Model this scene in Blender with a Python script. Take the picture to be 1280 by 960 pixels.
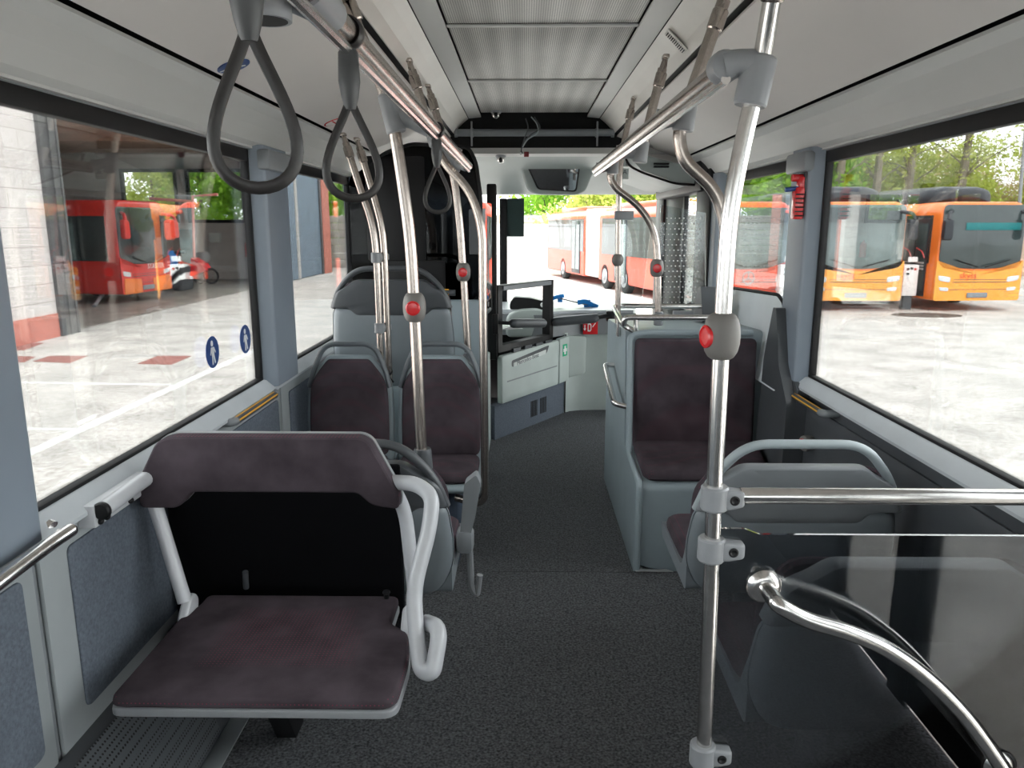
import bpy, bmesh, math, random
from mathutils import Vector, Matrix
R = math.radians
for o in list(bpy.data.objects): bpy.data.objects.remove(o)
S = bpy.context.scene
COL = S.collection
# ---------------------------------------------------------------- camera
FPX = 950.0; TH = math.atan(197/950); EYE = 1.57; YAW = R(0.9)
cd = bpy.data.cameras.new('camera'); cam = bpy.data.objects.new('camera', cd); COL.objects.link(cam)
cd.sensor_width = 36; cd.lens = FPX/1280*36; cd.clip_start = .02; cd.clip_end = 400
cam.location = (0, 0, EYE); cam.rotation_euler = (math.pi/2-TH, 0, YAW)
S.camera = cam
# ---------------------------------------------------------------- sky, sun, exposure
W = bpy.data.worlds.new('sky'); S.world = W; W.use_nodes = True
wn = W.node_tree.nodes; wl = W.node_tree.links; wn.clear()
wo = wn.new('ShaderNodeOutputWorld'); bg = wn.new('ShaderNodeBackground'); tc = wn.new('ShaderNodeTexCoord')
nz = wn.new('ShaderNodeTexNoise'); nz.inputs['Scale'].default_value = 2.2; nz.inputs['Detail'].default_value = 5
rp = wn.new('ShaderNodeValToRGB'); rp.color_ramp.elements[0].position = .3; rp.color_ramp.elements[1].position = .75
rp.color_ramp.elements[0].color = (.92, .95, 1, 1); rp.color_ramp.elements[1].color = (1, 1, 1, 1)
wl.new(tc.outputs['Generated'], nz.inputs['Vector']); wl.new(nz.outputs['Fac'], rp.inputs['Fac'])
wl.new(rp.outputs['Color'], bg.inputs['Color']); bg.inputs['Strength'].default_value = 2.6
wl.new(bg.outputs['Background'], wo.inputs['Surface'])
sd = bpy.data.lights.new('sun', 'SUN'); sd.energy = 2.2; sd.angle = R(14); sd.color = (1, .97, .92)
sun = bpy.data.objects.new('sun', sd); COL.objects.link(sun); sun.rotation_euler = (R(38), R(-14), R(20))
S.view_settings.view_transform = 'Standard'; S.view_settings.look = 'None'
S.view_settings.gamma = 1; S.view_settings.use_curve_mapping = False
S.view_settings.exposure = 1.22

# ---------------------------------------------------------------- helpers
def at(px, py, Y):
    x = (px-640)/FPX; z = -(py-480)/FPX
    c, s = math.cos(TH), math.sin(TH); y2 = c+z*s; z2 = -s+z*c
    c, s = math.cos(YAW), math.sin(YAW); X = x*c-y2*s; Yy = x*s+y2*c
    t = Y/Yy
    return Vector((X*t, Y, EYE+z2*t))

def mat(name, col, rough=.5, metal=0, noise=0, nscale=20, bump=0, bscale=200, spec=.5, coat=0):
    m = bpy.data.materials.new(name); m.use_nodes = True; n = m.node_tree.nodes; l = m.node_tree.links
    b = n['Principled BSDF']; b.inputs['Base Color'].default_value = (*col, 1)
    b.inputs['Roughness'].default_value = rough; b.inputs['Metallic'].default_value = metal
    b.inputs['Specular IOR Level'].default_value = spec; b.inputs['Coat Weight'].default_value = coat
    t = n.new('ShaderNodeTexCoord')
    if noise:
        q = n.new('ShaderNodeTexNoise'); q.inputs['Scale'].default_value = nscale; q.inputs['Detail'].default_value = 4
        l.new(t.outputs['Object'], q.inputs['Vector'])
        r = n.new('ShaderNodeValToRGB'); r.color_ramp.elements[0].position = .3; r.color_ramp.elements[1].position = .7
        r.color_ramp.elements[0].color = (*[c*(1-noise) for c in col], 1); r.color_ramp.elements[1].color = (*[min(1, c*(1+noise)) for c in col], 1)
        l.new(q.outputs['Fac'], r.inputs['Fac']); l.new(r.outputs['Color'], b.inputs['Base Color'])
    if bump:
        q = n.new('ShaderNodeTexNoise'); q.inputs['Scale'].default_value = bscale; q.inputs['Detail'].default_value = 2
        l.new(t.outputs['Object'], q.inputs['Vector'])
        bp = n.new('ShaderNodeBump'); bp.inputs['Strength'].default_value = bump; bp.inputs['Distance'].default_value = .002
        l.new(q.outputs['Fac'], bp.inputs['Height']); l.new(bp.outputs['Normal'], b.inputs['Normal'])
    return m

def dots(m, scale, col, size=.16, rot=0):
    """adds a regular grid of small woven dots of colour col to material m (dots repeat 1/scale metres apart)"""
    n = m.node_tree.nodes; l = m.node_tree.links; b = n['Principled BSDF']
    t = n.new('ShaderNodeTexCoord'); mp = n.new('ShaderNodeMapping'); mp.inputs['Rotation'].default_value = (0, 0, rot)
    v = n.new('ShaderNodeTexVoronoi'); v.inputs['Scale'].default_value = scale; v.inputs['Randomness'].default_value = 0
    l.new(t.outputs['Object'], mp.inputs['Vector']); l.new(mp.outputs['Vector'], v.inputs['Vector'])
    c = n.new('ShaderNodeMath'); c.operation = 'LESS_THAN'; c.inputs[1].default_value = size
    l.new(v.outputs['Distance'], c.inputs[0])
    mx = n.new('ShaderNodeMix'); mx.data_type = 'RGBA'
    src = b.inputs['Base Color'].links[0].from_socket if b.inputs['Base Color'].links else None
    if src: l.new(src, mx.inputs['A'])
    else: mx.inputs['A'].default_value = b.inputs['Base Color'].default_value
    mx.inputs['B'].default_value = (*col, 1); l.new(c.outputs[0], mx.inputs['Factor'])
    l.new(mx.outputs['Result'], b.inputs['Base Color'])
    return m

def glass(name, tint=(1, 1, 1), refl=1.0, ior=1.45):
    m = bpy.data.materials.new(name); m.use_nodes = True; n = m.node_tree.nodes; l = m.node_tree.links; n.clear()
    o = n.new('ShaderNodeOutputMaterial'); t = n.new('ShaderNodeBsdfTransparent'); t.inputs['Color'].default_value = (*tint, 1)
    g = n.new('ShaderNodeBsdfGlossy'); g.inputs['Roughness'].default_value = .01
    f = n.new('ShaderNodeFresnel'); f.inputs['IOR'].default_value = ior
    k = n.new('ShaderNodeMath'); k.operation = 'MULTIPLY'; k.inputs[1].default_value = refl; k.use_clamp = True
    x = n.new('ShaderNodeMixShader'); l.new(f.outputs[0], k.inputs[0]); l.new(k.outputs[0], x.inputs[0])
    l.new(t.outputs[0], x.inputs[1]); l.new(g.outputs[0], x.inputs[2]); l.new(x.outputs[0], o.inputs['Surface'])
    return m

M_ = {}
M_['steel'] = mat('brushed_steel', (.50, .44, .40), .24, 1, .12, 60, .12, 400)
M_['steel_bright'] = mat('bright_steel', (.74, .72, .70), .2, 1, .08, 60)
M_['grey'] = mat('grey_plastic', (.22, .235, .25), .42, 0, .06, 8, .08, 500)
M_['grey_light'] = mat('light_grey_plastic', (.36, .41, .43), .4, 0, .05, 6, .06, 500)
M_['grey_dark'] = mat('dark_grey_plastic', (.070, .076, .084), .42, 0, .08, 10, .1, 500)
M_['shell'] = mat('seat_shell_grey', (.20, .225, .245), .4, 0, .05, 6, .05, 600)
M_['shell_light'] = mat('seat_base_bluegrey', (.30, .36, .39), .42, 0, .06, 5, .05, 400)
M_['green_grey'] = mat('console_greygreen', (.46, .52, .50), .45, 0, .05, 5)
M_['black'] = mat('black_plastic', (.008, .008, .009), .45, 0, .1, 10, spec=.35)
M_['rubber'] = mat('black_rubber', (.007, .007, .008), .6, 0, .1, 20, spec=.3)
M_['strap'] = mat('strap_rubber', (.020, .018, .018), .38, 0, .15, 60)
M_['white_paint'] = mat('light_grey_powder_coat', (.56, .57, .60), .3, 0, .04, 20, coat=.3)
M_['clamp'] = mat('clamp_grey', (.27, .28, .295), .35, 0, .04, 20)
M_['red'] = mat('signal_red', (.65, .02, .025), .25, 0, .05, 20, coat=.4)
M_['yellow'] = mat('yellow_orange_stripe', (.75, .38, .03), .5, 0, .05, 20)
M_['fabric'] = dots(mat('plum_seat_fabric', (.070, .056, .066), .95, 0, .3, 9, .6, 900, spec=.1), 100, (.20, .05, .08), .18)
M_['ledge'] = mat('ledge_pale', (.70, .74, .77), .4, 0, .04, 5)
M_['header'] = mat('header_lining_greygreen', (.33, .37, .36), .5, 0, .04, 4)
M_['grey_mid'] = mat('mid_grey_plastic', (.13, .145, .16), .42, 0, .06, 8, .08, 500)
M_['ceil'] = mat('ceiling_panel_cream', (.68, .645, .62), .55, 0, .03, 2.5)
M_['cove'] = mat('cove_panel_grey', (.60, .60, .585), .5, 0, .03, 2.5)
M_['chan'] = mat('channel_panel_cream', (.66, .64, .60), .4, 0, .06, 3)
M_['wallcloth'] = mat('blue_grey_wall_cloth', (.125, .145, .175), .9, 0, .2, 130, .5, 700, spec=.15)
M_['wallframe'] = mat('wall_frame_grey', (.30, .325, .335), .5, 0, .06, 6)
M_['pillar'] = mat('pillar_blue_grey', (.21, .245, .29), .38, 0, .05, 5)
M_['sill'] = mat('sill_light_grey', (.50, .53, .56), .35, 0, .05, 6)
M_['floor'] = mat('floor_charcoal', (.105, .108, .115), .9, 0, .7, 120, .7, 300, spec=.25)
M_['pane'] = glass('window_glass', (.95, .97, .96), .8)
M_['tint'] = glass('tinted_partition_glass', (.035, .04, .045), .45)
M_['clear'] = glass('clear_screen_glass', (.58, .60, .62), 3.2)
M_['clear2'] = glass('clear_light_glass', (.86, .89, .89), 1.4)
M_['visor'] = glass('green_visor_film', (.03, .06, .055), .5)
M_['white'] = mat('white_plastic', (.8, .8, .8), .4, 0, .03, 10)
M_['blue'] = mat('sign_blue', (.02, .06, .22), .4, 0, .05, 10)
M_['blue_bright'] = mat('bright_blue_plastic', (.01, .22, .65), .35, 0, .05, 10)
M_['green'] = mat('first_aid_green', (.0, .42, .2), .4, 0, .05, 10)
M_['mirror'] = mat('mirror_glass', (.7, .7, .7), .03, 1)
M_['dark_opening'] = mat('dark_recess', (.008, .008, .009), .8, 0, .1, 10)
M_['matt_black'] = mat('matt_black_board', (.004, .004, .005), .9, 0, .1, 10, spec=.1)
M_['pale'] = mat('pale_label', (.62, .66, .64), .5, 0, .03, 10)

class MB:
    """collects shapes into one mesh"""
    def __init__(s): s.v = []; s.f = []
    def add(s, vs, fs):
        b = len(s.v); s.v += [Vector(v) for v in vs]; s.f += [tuple(i+b for i in f) for f in fs]; return s
    def bm(s, bm):
        bm.verts.ensure_lookup_table(); bm.verts.index_update()
        s.add([v.co.copy() for v in bm.verts], [[v.index for v in f.verts] for f in bm.faces]); bm.free(); return s
    def box(s, lo, hi, bev=0, seg=2, M=None):
        bm = bmesh.new(); bmesh.ops.create_cube(bm, size=1)
        lo = Vector(lo); hi = Vector(hi); c = (lo+hi)/2; d = hi-lo
        for v in bm.verts: v.co = Vector((v.co.x*d.x, v.co.y*d.y, v.co.z*d.z))
        if bev:
            bmesh.ops.bevel(bm, geom=bm.edges[:], offset=min(bev, min(abs(d.x), abs(d.y), abs(d.z))*.49), segments=seg, profile=.5, affect='EDGES')
        for v in bm.verts:
            v.co = v.co+c
            if M: v.co = M @ v.co
        return s.bm(bm)
    def tube(s, pts, r, n=14, closed=False, flat=None):
        """flat=(a,b) gives an elliptical section a wide along the first frame axis"""
        P = [Vector(p) for p in pts]; N = len(P); rr = r if isinstance(r, (list, tuple)) else [r]*N
        T = []
        for i in range(N):
            a = P[(i-1) % N] if (closed or i > 0) else P[i]; b = P[(i+1) % N] if (closed or i < N-1) else P[i]
            T.append((b-a).normalized())
        up = Vector((0, 0, 1)) if abs(T[0].z) < .9 else Vector((0, 1, 0))
        u = (up-T[0]*up.dot(T[0])).normalized(); vs = []; fs = []
        for i in range(N):
            u = (u-T[i]*u.dot(T[i])).normalized(); w = T[i].cross(u)
            for k in range(n):
                a = 2*math.pi*k/n; ca, sa = math.cos(a), math.sin(a)
                if flat: vs.append(P[i]+u*ca*flat[0]*rr[i]+w*sa*flat[1]*rr[i])
                else: vs.append(P[i]+(u*ca+w*sa)*rr[i])
        for i in range(N if closed else N-1):
            for k in range(n):
                a = i*n+k; b = i*n+(k+1) % n; c = ((i+1) % N)*n+(k+1) % n; d = ((i+1) % N)*n+k
                fs.append((a, b, c, d))
        if not closed:
            fs.append(tuple(range(n-1, -1, -1))); fs.append(tuple((N-1)*n+k for k in range(n)))
        return s.add(vs, fs)
    def lathe(s, base, axis, prof, n=24):
        """prof: list of (distance along axis, radius)"""
        base = Vector(base); ax = Vector(axis).normalized()
        u = ax.orthogonal().normalized(); w = ax.cross(u); vs = []; fs = []
        for (h, r) in prof:
            for k in range(n):
                a = 2*math.pi*k/n; vs.append(base+ax*h+(u*math.cos(a)+w*math.sin(a))*max(r, 1e-5))
        for i in range(len(prof)-1):
            for k in range(n):
                fs.append((i*n+k, i*n+(k+1) % n, (i+1)*n+(k+1) % n, (i+1)*n+k))
        fs.append(tuple(range(n-1, -1, -1))); fs.append(tuple((len(prof)-1)*n+k for k in range(n)))
        return s.add(vs, fs)
    def pillow(s, out, t, F, r=.008, dome=0, back=True, rings=4):
        """outline (u,v) raised to thickness t with a rounded rim and a domed face; F maps (u,v,w) to a point"""
        cu = sum(p[0] for p in out)/len(out); cv = sum(p[1] for p in out)/len(out); n = len(out)
        half = max(max(abs(p[0]-cu) for p in out), max(abs(p[1]-cv) for p in out)); r = min(r, t*.9)
        prof = [(1-(r/half)*.6, 0)] if back else []
        prof += [(1, r*.5 if back else 0), (1, t-r)]
        for k in range(1, 4): a = k*math.pi/6; prof.append((1-(r/half)*(1-math.cos(a)), t-r+r*math.sin(a)))
        s1 = prof[-1][0]
        for k in range(1, rings): q = k/rings; prof.append((s1*(1-q), t+dome*math.sin(q*math.pi/2)))
        vs = []; fs = []
        for (sc, w) in prof:
            for p in out: vs.append(F(cu+(p[0]-cu)*sc, cv+(p[1]-cv)*sc, w))
        for i in range(len(prof)-1):
            for k in range(n): fs.append((i*n+k, i*n+(k+1) % n, (i+1)*n+(k+1) % n, (i+1)*n+k))
        vs.append(F(cu, cv, t+dome)); c = len(vs)-1; L = (len(prof)-1)*n
        for k in range(n): fs.append((L+k, L+(k+1) % n, c))
        vs.append(F(cu, cv, 0)); c = len(vs)-1
        for k in range(n): fs.append(((k+1) % n, k, c))
        return s.add(vs, fs)
    def prism(s, out, a, b, F):
        """outline extruded from w=a to w=b (flat caps, may be concave)"""
        n = len(out); vs = [F(p[0], p[1], a) for p in out]+[F(p[0], p[1], b) for p in out]
        fs = [(k, (k+1) % n, n+(k+1) % n, n+k) for k in range(n)]+[tuple(range(n-1, -1, -1)), tuple(range(n, 2*n))]
        return s.add(vs, fs)
    def sphere(s, c, r, sc=(1, 1, 1), n=16):
        bm = bmesh.new(); bmesh.ops.create_uvsphere(bm, u_segments=n, v_segments=n//2+2, radius=r)
        for v in bm.verts: v.co = Vector((v.co.x*sc[0], v.co.y*sc[1], v.co.z*sc[2]))+Vector(c)
        return s.bm(bm)

def rnd(pts, r=.03, seg=4):
    """round the corners of a 2-D outline"""
    out = []; n = len(pts)
    for i in range(n):
        p = Vector(pts[i][:2]); a = Vector(pts[i-1][:2]); b = Vector(pts[(i+1) % n][:2])
        rr = pts[i][2] if len(pts[i]) > 2 else r
        da = (a-p); db = (b-p); k = min(rr, da.length*.48, db.length*.48)
        if k < 1e-5: out.append((p.x, p.y)); continue
        A = p+da.normalized()*k; B = p+db.normalized()*k
        for j in range(seg+1):
            t = j/seg; q = A*(1-t)**2+p*2*t*(1-t)+B*t*t; out.append((q.x, q.y))
    return out
def smooth(pts, k=6):
    P = [Vector(p) for p in pts]; out = []
    for i in range(len(P)-1):
        a = P[i-1] if i > 0 else P[i]*2-P[i+1]; b = P[i]; c = P[i+1]; d = P[i+2] if i+2 < len(P) else P[i+1]*2-P[i]
        for j in range(k):
            t = j/k; out.append(.5*((2*b)+(c-a)*t+(2*a-5*b+4*c-d)*t*t+(3*b-a-3*c+d)*t**3))
    return out+[P[-1]]
def fillet(pts, r=.06, seg=6):
    """round the bends of a 3-D path"""
    P = [Vector(p) for p in pts]; out = [P[0]]
    for i in range(1, len(P)-1):
        da = P[i-1]-P[i]; db = P[i+1]-P[i]; k = min(r, da.length*.48, db.length*.48)
        A = P[i]+da.normalized()*k; B = P[i]+db.normalized()*k
        for j in range(seg+1):
            t = j/seg; out.append(A*(1-t)**2+P[i]*2*t*(1-t)+B*t*t)
    return out+[P[-1]]

WLOC = {}
def tag(o, label=None, cat=None, group=None, kind=None):
    if label: o['label'] = label
    if cat: o['category'] = cat
    if group: o['group'] = group
    if kind: o['kind'] = kind
    return o
def thing(name, loc, label, cat, group=None, rz=0):
    o = bpy.data.objects.new(name, None); COL.objects.link(o); o.location = loc; o.rotation_euler = (0, 0, rz)
    o.empty_display_size = .1; WLOC[o] = Vector(loc)
    return tag(o, label, cat, group)
def obj(name, mb, m, parent=None, local=False, sharp=35):
    """one mesh object; shapes are given in world space unless local=True"""
    base = Vector((0, 0, 0))
    if parent is not None and not local: base = WLOC[parent]
    if parent is None:
        xs = [v.x for v in mb.v]; ys = [v.y for v in mb.v]; zs = [v.z for v in mb.v]
        base = Vector(((min(xs)+max(xs))/2, (min(ys)+max(ys))/2, min(zs)))
    me = bpy.data.meshes.new(name); me.from_pydata([tuple(v-base) for v in mb.v], [], mb.f)
    me.validate(); bm = bmesh.new(); bm.from_mesh(me); bmesh.ops.recalc_face_normals(bm, faces=bm.faces[:]); bm.to_mesh(me); bm.free()
    me.polygons.foreach_set('use_smooth', [True]*len(me.polygons)); me.set_sharp_from_angle(angle=R(sharp))
    me.materials.append(M_[m] if isinstance(m, str) else m)
    o = bpy.data.objects.new(name, me); COL.objects.link(o)
    if parent is None: o.location = base; WLOC[o] = base
    else: o.parent = parent; WLOC[o] = base
    return o
def struct(name, mb, m, parent=None):
    o = obj(name, mb, m, parent)
    if parent is None: o['kind'] = 'structure'
    return o
def text(name, s, size, loc, rot, m, parent, ext=.001, local=False, sx=1):
    cu = bpy.data.curves.new(name, 'FONT'); cu.body = s; cu.size = size; cu.extrude = ext; cu.align_x = 'CENTER'; cu.align_y = 'CENTER'; cu.resolution_u = 3
    t = bpy.data.objects.new(name, cu); COL.objects.link(t); bpy.context.view_layer.update()
    me = bpy.data.meshes.new_from_object(t.evaluated_get(bpy.context.evaluated_depsgraph_get()))
    bpy.data.objects.remove(t)
    Mx = Matrix.Translation(Vector(loc)) @ rot.to_4x4() @ Matrix.Diagonal((sx, 1, 1, 1))
    mb = MB(); mb.add([Mx @ v.co for v in me.vertices], [tuple(p.vertices) for p in me.polygons])
    return obj(name, mb, m, parent, local)
def dup(o, parent=None):
    c = o.copy(); COL.objects.link(c)
    if parent is not None: c.parent = parent
    for ch in list(o.children): dup(ch, c)
    return c
FRONT = lambda y, z0=0, x0=0: (lambda u, v, w: Vector((x0+u, y-w, z0+v)))     # faces -Y
BACK = lambda y: (lambda u, v, w: Vector((u, y+w, v)))                         # faces +Y
TOP = lambda z: (lambda u, v, w: Vector((u, v, z+w)))
CX = .065; HW = 1.2
XL = CX-HW; XR = CX+HW
# ================================================================ SETTING: bus shell
Y0, Y1 = -4.0, 7.3
struct('floor', MB().box((XL-.02, Y0, -.06), (XR+.02, 3.279, 0)).box((XL-.02, 3.283, -.06), (XR+.02, 6.95, 0)), 'floor')
def strip(p, q, y0, y1, th=.012):
    """panel strip between two (x, z) points, extruded along the bus"""
    a = Vector((p[0], p[1])); b = Vector((q[0], q[1])); d = (b-a).normalized(); n = Vector((-d.y, d.x))
    if n.y < 0: n = -n
    c = [a, b, b+n*th, a+n*th]; mb = MB()
    return mb.prism([(v.x, v.y) for v in c], y0, y1, lambda u, v, w: Vector((u, w, v)))
def merge(*ms):
    r = MB()
    for m in ms: r.add(m.v, m.f)
    return r
# roof skin above the panels
sk = MB()
for a, b in (((-1.26, 2.05), (-.7, 2.42)), ((-.7, 2.42), (.7, 2.42)), ((.7, 2.42), (1.26, 2.05))):
    q = strip((CX+a[0], a[1]), (CX+b[0], b[1]), Y0, 7.25, .03); sk.add(q.v, q.f)
struct('ceiling', sk, 'black')
CE = 5.45
def both(f): return merge(f(1), f(-1))
struct('trim_1', both(lambda s: strip((CX+s*.362, 2.300), (CX+s*.445, 2.292), Y0, CE)), 'cove')
def sl(s):
    pts = [(.449, 2.290), (.485, 2.262), (.52, 2.228), (.545, 2.19)]
    r = MB()
    for a, b in zip(pts, pts[1:]):
        q = strip((CX+s*a[0], a[1]), (CX+s*b[0], b[1]), Y0, CE); r.add(q.v, q.f)
    return r
struct('trim_2', both(sl), 'chan')
struct('trim_3', both(lambda s: strip((CX+s*.535, 2.21), (CX+s*.61, 2.19), Y0, 5.6)), 'rubber')
struct('trim_4', both(lambda s: strip((CX+s*.572, 2.178), (CX+s*1.004, 2.027), Y0, 5.62)), 'ceil')
struct('trim_5', both(lambda s: strip((CX+s*.985, 2.06), (CX+s*1.05, 2.035), Y0, 5.62)), 'matt_black')
def cv(s):
    pts = [(1.024, 2.014), (1.075, 1.995), (1.115, 1.955), (1.155, 1.905), (1.185, 1.893)]
    r = MB()
    for a, b in zip(pts, pts[1:]):
        q = strip((CX+s*a[0], a[1]), (CX+s*b[0], b[1]), Y0, 5.62); r.add(q.v, q.f)
    r.add(*[strip((CX+s*1.185, 1.885), (CX+s*1.225, 1.882), Y0, 5.62).__dict__[k] for k in ('v', 'f')])
    return r
struct('trim_6', both(cv), 'cove')
# perforated centre panels
pm = mat('perforated_grille', (.66, .645, .61), .5, 0, .05, 3)
n = pm.node_tree.nodes; l = pm.node_tree.links; b_ = n['Principled BSDF']
wv = n.new('ShaderNodeTexWave'); wv.inputs['Scale'].default_value = 3.2; wv.bands_direction = 'X'; wv.inputs['Distortion'].default_value = .6
t_ = n.new('ShaderNodeTexCoord'); l.new(t_.outputs['Object'], wv.inputs['Vector'])
src = b_.inputs['Base Color'].links[0].from_socket
mx = n.new('ShaderNodeMix'); mx.data_type = 'RGBA'; mx.blend_type = 'MULTIPLY'; mx.inputs['Factor'].default_value = .3
l.new(src, mx.inputs['A']); l.new(wv.outputs['Color'], mx.inputs['B']); l.new(mx.outputs['Result'], b_.inputs['Base Color'])
M_['perf'] = dots(pm, 120, (.12, .12, .12), .3)
for k, (a, b) in enumerate(((-4, -1.3), (-1.28, -.22), (-.2, .88), (.9, 1.96), (1.98, 3.06), (3.08, 4.16), (4.18, 5.33))):
    struct('trim_%d' % (10+k), MB().box((CX-.355, a, 2.312), (CX+.355, b-.012, 2.322), .002), 'perf')
struct('trim_7', merge(*[MB().box((CX-.36, y, 2.302), (CX+.36, y+.016, 2.312), .003) for y in (-.22, .875, 1.955, 3.055, 4.155)]), 'cove')
# small screws and marks on the ceiling panels
sm_ = MB()
for px, py in ((1090, 76), (975, 131), (887, 172), (267, 80), (371, 134), (402, 150)):
    s_ = 1 if px > 650 else -1; d_ = at(px, py, 1)-Vector((0, 0, EYE)); p_ = Vector((CX+s_*.57, 0, 2.18-EYE)); n_ = Vector((s_*.151, 0, .438)).normalized()
    c_ = Vector((0, 0, EYE))+d_*(p_.dot(n_)/d_.dot(n_)); sm_.lathe(c_-n_*.002, n_, [(0, .005), (.003, .006)], 10)
struct('trim_60', sm_, 'rubber')
# side walls below the windows
def window_bay(nm, side, y0, y1, z0=.905, z1=1.882):
    x = XL if side < 0 else XR; o = -side
    r = MB(); d = .02
    for lo, hi in (((y0, z0), (y1, z0+d)), ((y0, z1-.05), (y1, z1)), ((y0, z0), (y0+d, z1)), ((y1-d, z0), (y1, z1))):
        r.box((min(x, x+side*.03), lo[0], lo[1]), (max(x, x+side*.03), hi[0], hi[1]), .004)
    w = struct(nm, r, 'rubber')
    g = MB().box((x+side*.018-.002, y0+.01, z0+.01), (x+side*.018+.002, y1-.01, z1-.02))
    obj('pane', g, 'pane', w)
    return w
window_bay('window_1', -1, 1.62, 3.235)
window_bay('window_2', -1, 3.60, 5.06)
window_bay('window_3', -1, -.2, 1.20)
window_bay('window_4', -1, -1.9, -.35)
window_bay('window_5', -1, -3.8, -2.05)
window_bay('window_6', -1, 5.25, 6.75)
window_bay('window_7', 1, 1.45, 3.34)
window_bay('window_8', 1, 3.62, 4.90)
window_bay('window_9', 1, -3.8, -.15)
def pillar(nm, side, y0, y1, z0=.88, z1=1.90):
    x = XL if side < 0 else XR
    pts = rnd([(0, y0), (.055, y0+.03), (.055, y1-.03), (0, y1), (-.04, y1), (-.04, y0)], .015)
    r = MB().prism([(x-side*p[0], p[1]) for p in pts], z0, z1, lambda u, v, w: Vector((u, v, w)))
    return struct(nm, r, 'pillar')
pillar('trim_20', -1, 3.235, 3.60); pillar('trim_21', -1, 5.06, 5.25); pillar('trim_22', -1, 1.20, 1.62)
pillar('trim_23', -1, -.35, -.2); pillar('trim_24', -1, -2.05, -1.9)
pillar('trim_25', 1, 3.34, 3.62); pillar('trim_26', 1, 4.90, 5.15); pillar('trim_27', 1, 1.33, 1.45); pillar('trim_28', 1, -.15, .02)
# rubber cover at the upper end of pillars
struct('trim_29', merge(MB().box((XR-.08, 3.36, 1.80), (XR-.02, 3.60, 1.885), .012), MB().box((XL+.02, 3.25, 1.80), (XL+.08, 3.58, 1.885), .012)), 'grey')
def lower(side, y0, y1):
    x = XL if side < 0 else XR
    return MB().box((min(x, x+side*.04), y0, -.02), (max(x, x+side*.04), y1, .905))
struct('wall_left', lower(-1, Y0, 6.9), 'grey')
struct('wall_right', merge(lower(1, Y0, .02), lower(1, 1.36, 5.15)), 'grey_dark')  # right wall coloured darker than the left: its weaker light is painted in
struct('wall_above', merge(*[MB().box((min(x, x+s*.04), Y0, 1.88), (max(x, x+s*.04), 6.9, 2.1)) for x, s in ((XL, -1), (XR, 1))]), 'grey')
# cloth panels with grey frames on the left wall
for k, (a, b) in enumerate(((-1.5, 1.60), (1.625, 3.4), (3.42, 5.0))):
    struct('trim_%d' % (30+k), MB().box((XL, a, .0), (XL+.014, b, .865), .006), 'wallframe')
    struct('trim_%d' % (35+k), MB().pillow(rnd([(a+.10, .36), (b-.05, .36), (b-.05, .80), (a+.10, .80)], .02), .008, lambda u, v, w: Vector((XL+.013+w, u, v)), .004), 'wallcloth')
struct('trim_40', MB().pillow(rnd([(1.5, .3), (3.40, .3), (3.40, .80), (1.5, .80)], .02), .01, lambda u, v, w: Vector((XR-w, u, v)), .004), M_['grey_dark'])  # same lining as on the left, shade put into its darker grey
# sloping sills
def sill(side, y0, y1):
    x = XL if side < 0 else XR; s = -side
    return MB().prism([(x, .915), (x+s*.01, .912), (x+s*.045, .872), (x+s*.045, .862), (x, .855)], y0, y1, lambda u, v, w: Vector((u, w, v)))
struct('trim_41', sill(-1, Y0, 5.05), 'sill'); struct('trim_42', sill(1, 1.36, 3.42), 'sill')
# floor heater duct with perforated convex cover, left
hp = dots(mat('heater_grille', (.11, .12, .13), .5), 90, (.012, .012, .012), .32)
pr = [(XL+.014, .30), (XL+.05, .29), (XL+.09, .25), (XL+.13, .18), (XL+.16, .10), (XL+.185, .02), (XL+.185, 0), (XL+.014, 0)]
struct('trim_43', MB().prism(pr, -1.0, 3.3, lambda u, v, w: Vector((u, w, v))), 'grey_dark')
struct('trim_44', MB().add(*(lambda P: ([Vector((x+.003, y, z+.002)) for y in (1.35, 2.10) for x, z in P], [(i, i+1, len(P)+i+1, len(P)+i) for i in range(len(P)-1)]))(pr[1:6])), hp)
struct('trim_45', MB().box((XL+.185, -1, 0), (XL+.245, 2.2, .006), .002), 'wallframe')
# rear end of the bus (behind the camera) and rear bench bulkhead
struct('wall_rear', merge(MB().box((XL, Y0-.04, 0), (XR, Y0, 1.05)), MB().box((XL, Y0-.04, 1.9), (XR, Y0, 2.4)), MB().box((XL, Y0-.04, 1.05), (XL+.15, Y0, 1.9)), MB().box((XR-.15, Y0-.04, 1.05), (XR, Y0, 1.9))), 'grey')
w = struct('window_10', merge(MB().box((XL+.15, Y0-.03, 1.05), (XR-.15, Y0, 1.08)), MB().box((XL+.15, Y0-.03, 1.87), (XR-.15, Y0, 1.9))), 'rubber')
obj('pane', MB().box((XL+.15, Y0-.02, 1.06), (XR-.15, Y0-.015, 1.89)), 'pane', w)
# middle door on the right, beside the camera
def leaf(nm, y0, y1, z1=1.98, x=XR+.01):
    r = MB()
    for lo, hi in (((y0, .04), (y1, .14)), ((y0, z1-.1), (y1, z1)), ((y0, .04), (y0+.06, z1)), ((y1-.06, .04), (y1, z1))):
        r.box((x-.02, lo[0], lo[1]), (x+.02, hi[0], hi[1]), .006)
    d = struct(nm, r, 'black'); obj('pane', MB().box((x-.003, y0+.05, .12), (x+.003, y1-.05, z1-.08)), 'pane', d)
    return d
leaf('door_1', .02, .56); leaf('door_2', .64, 1.32)
struct('trim_49', MB().box((XR-.015, .535, .02), (XR+.04, .665, 1.98), .004), 'black')
struct('trim_46', MB().box((XR-.02, 1.30, 0), (XR+.03, 1.40, 2.0), .01), 'black')
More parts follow.
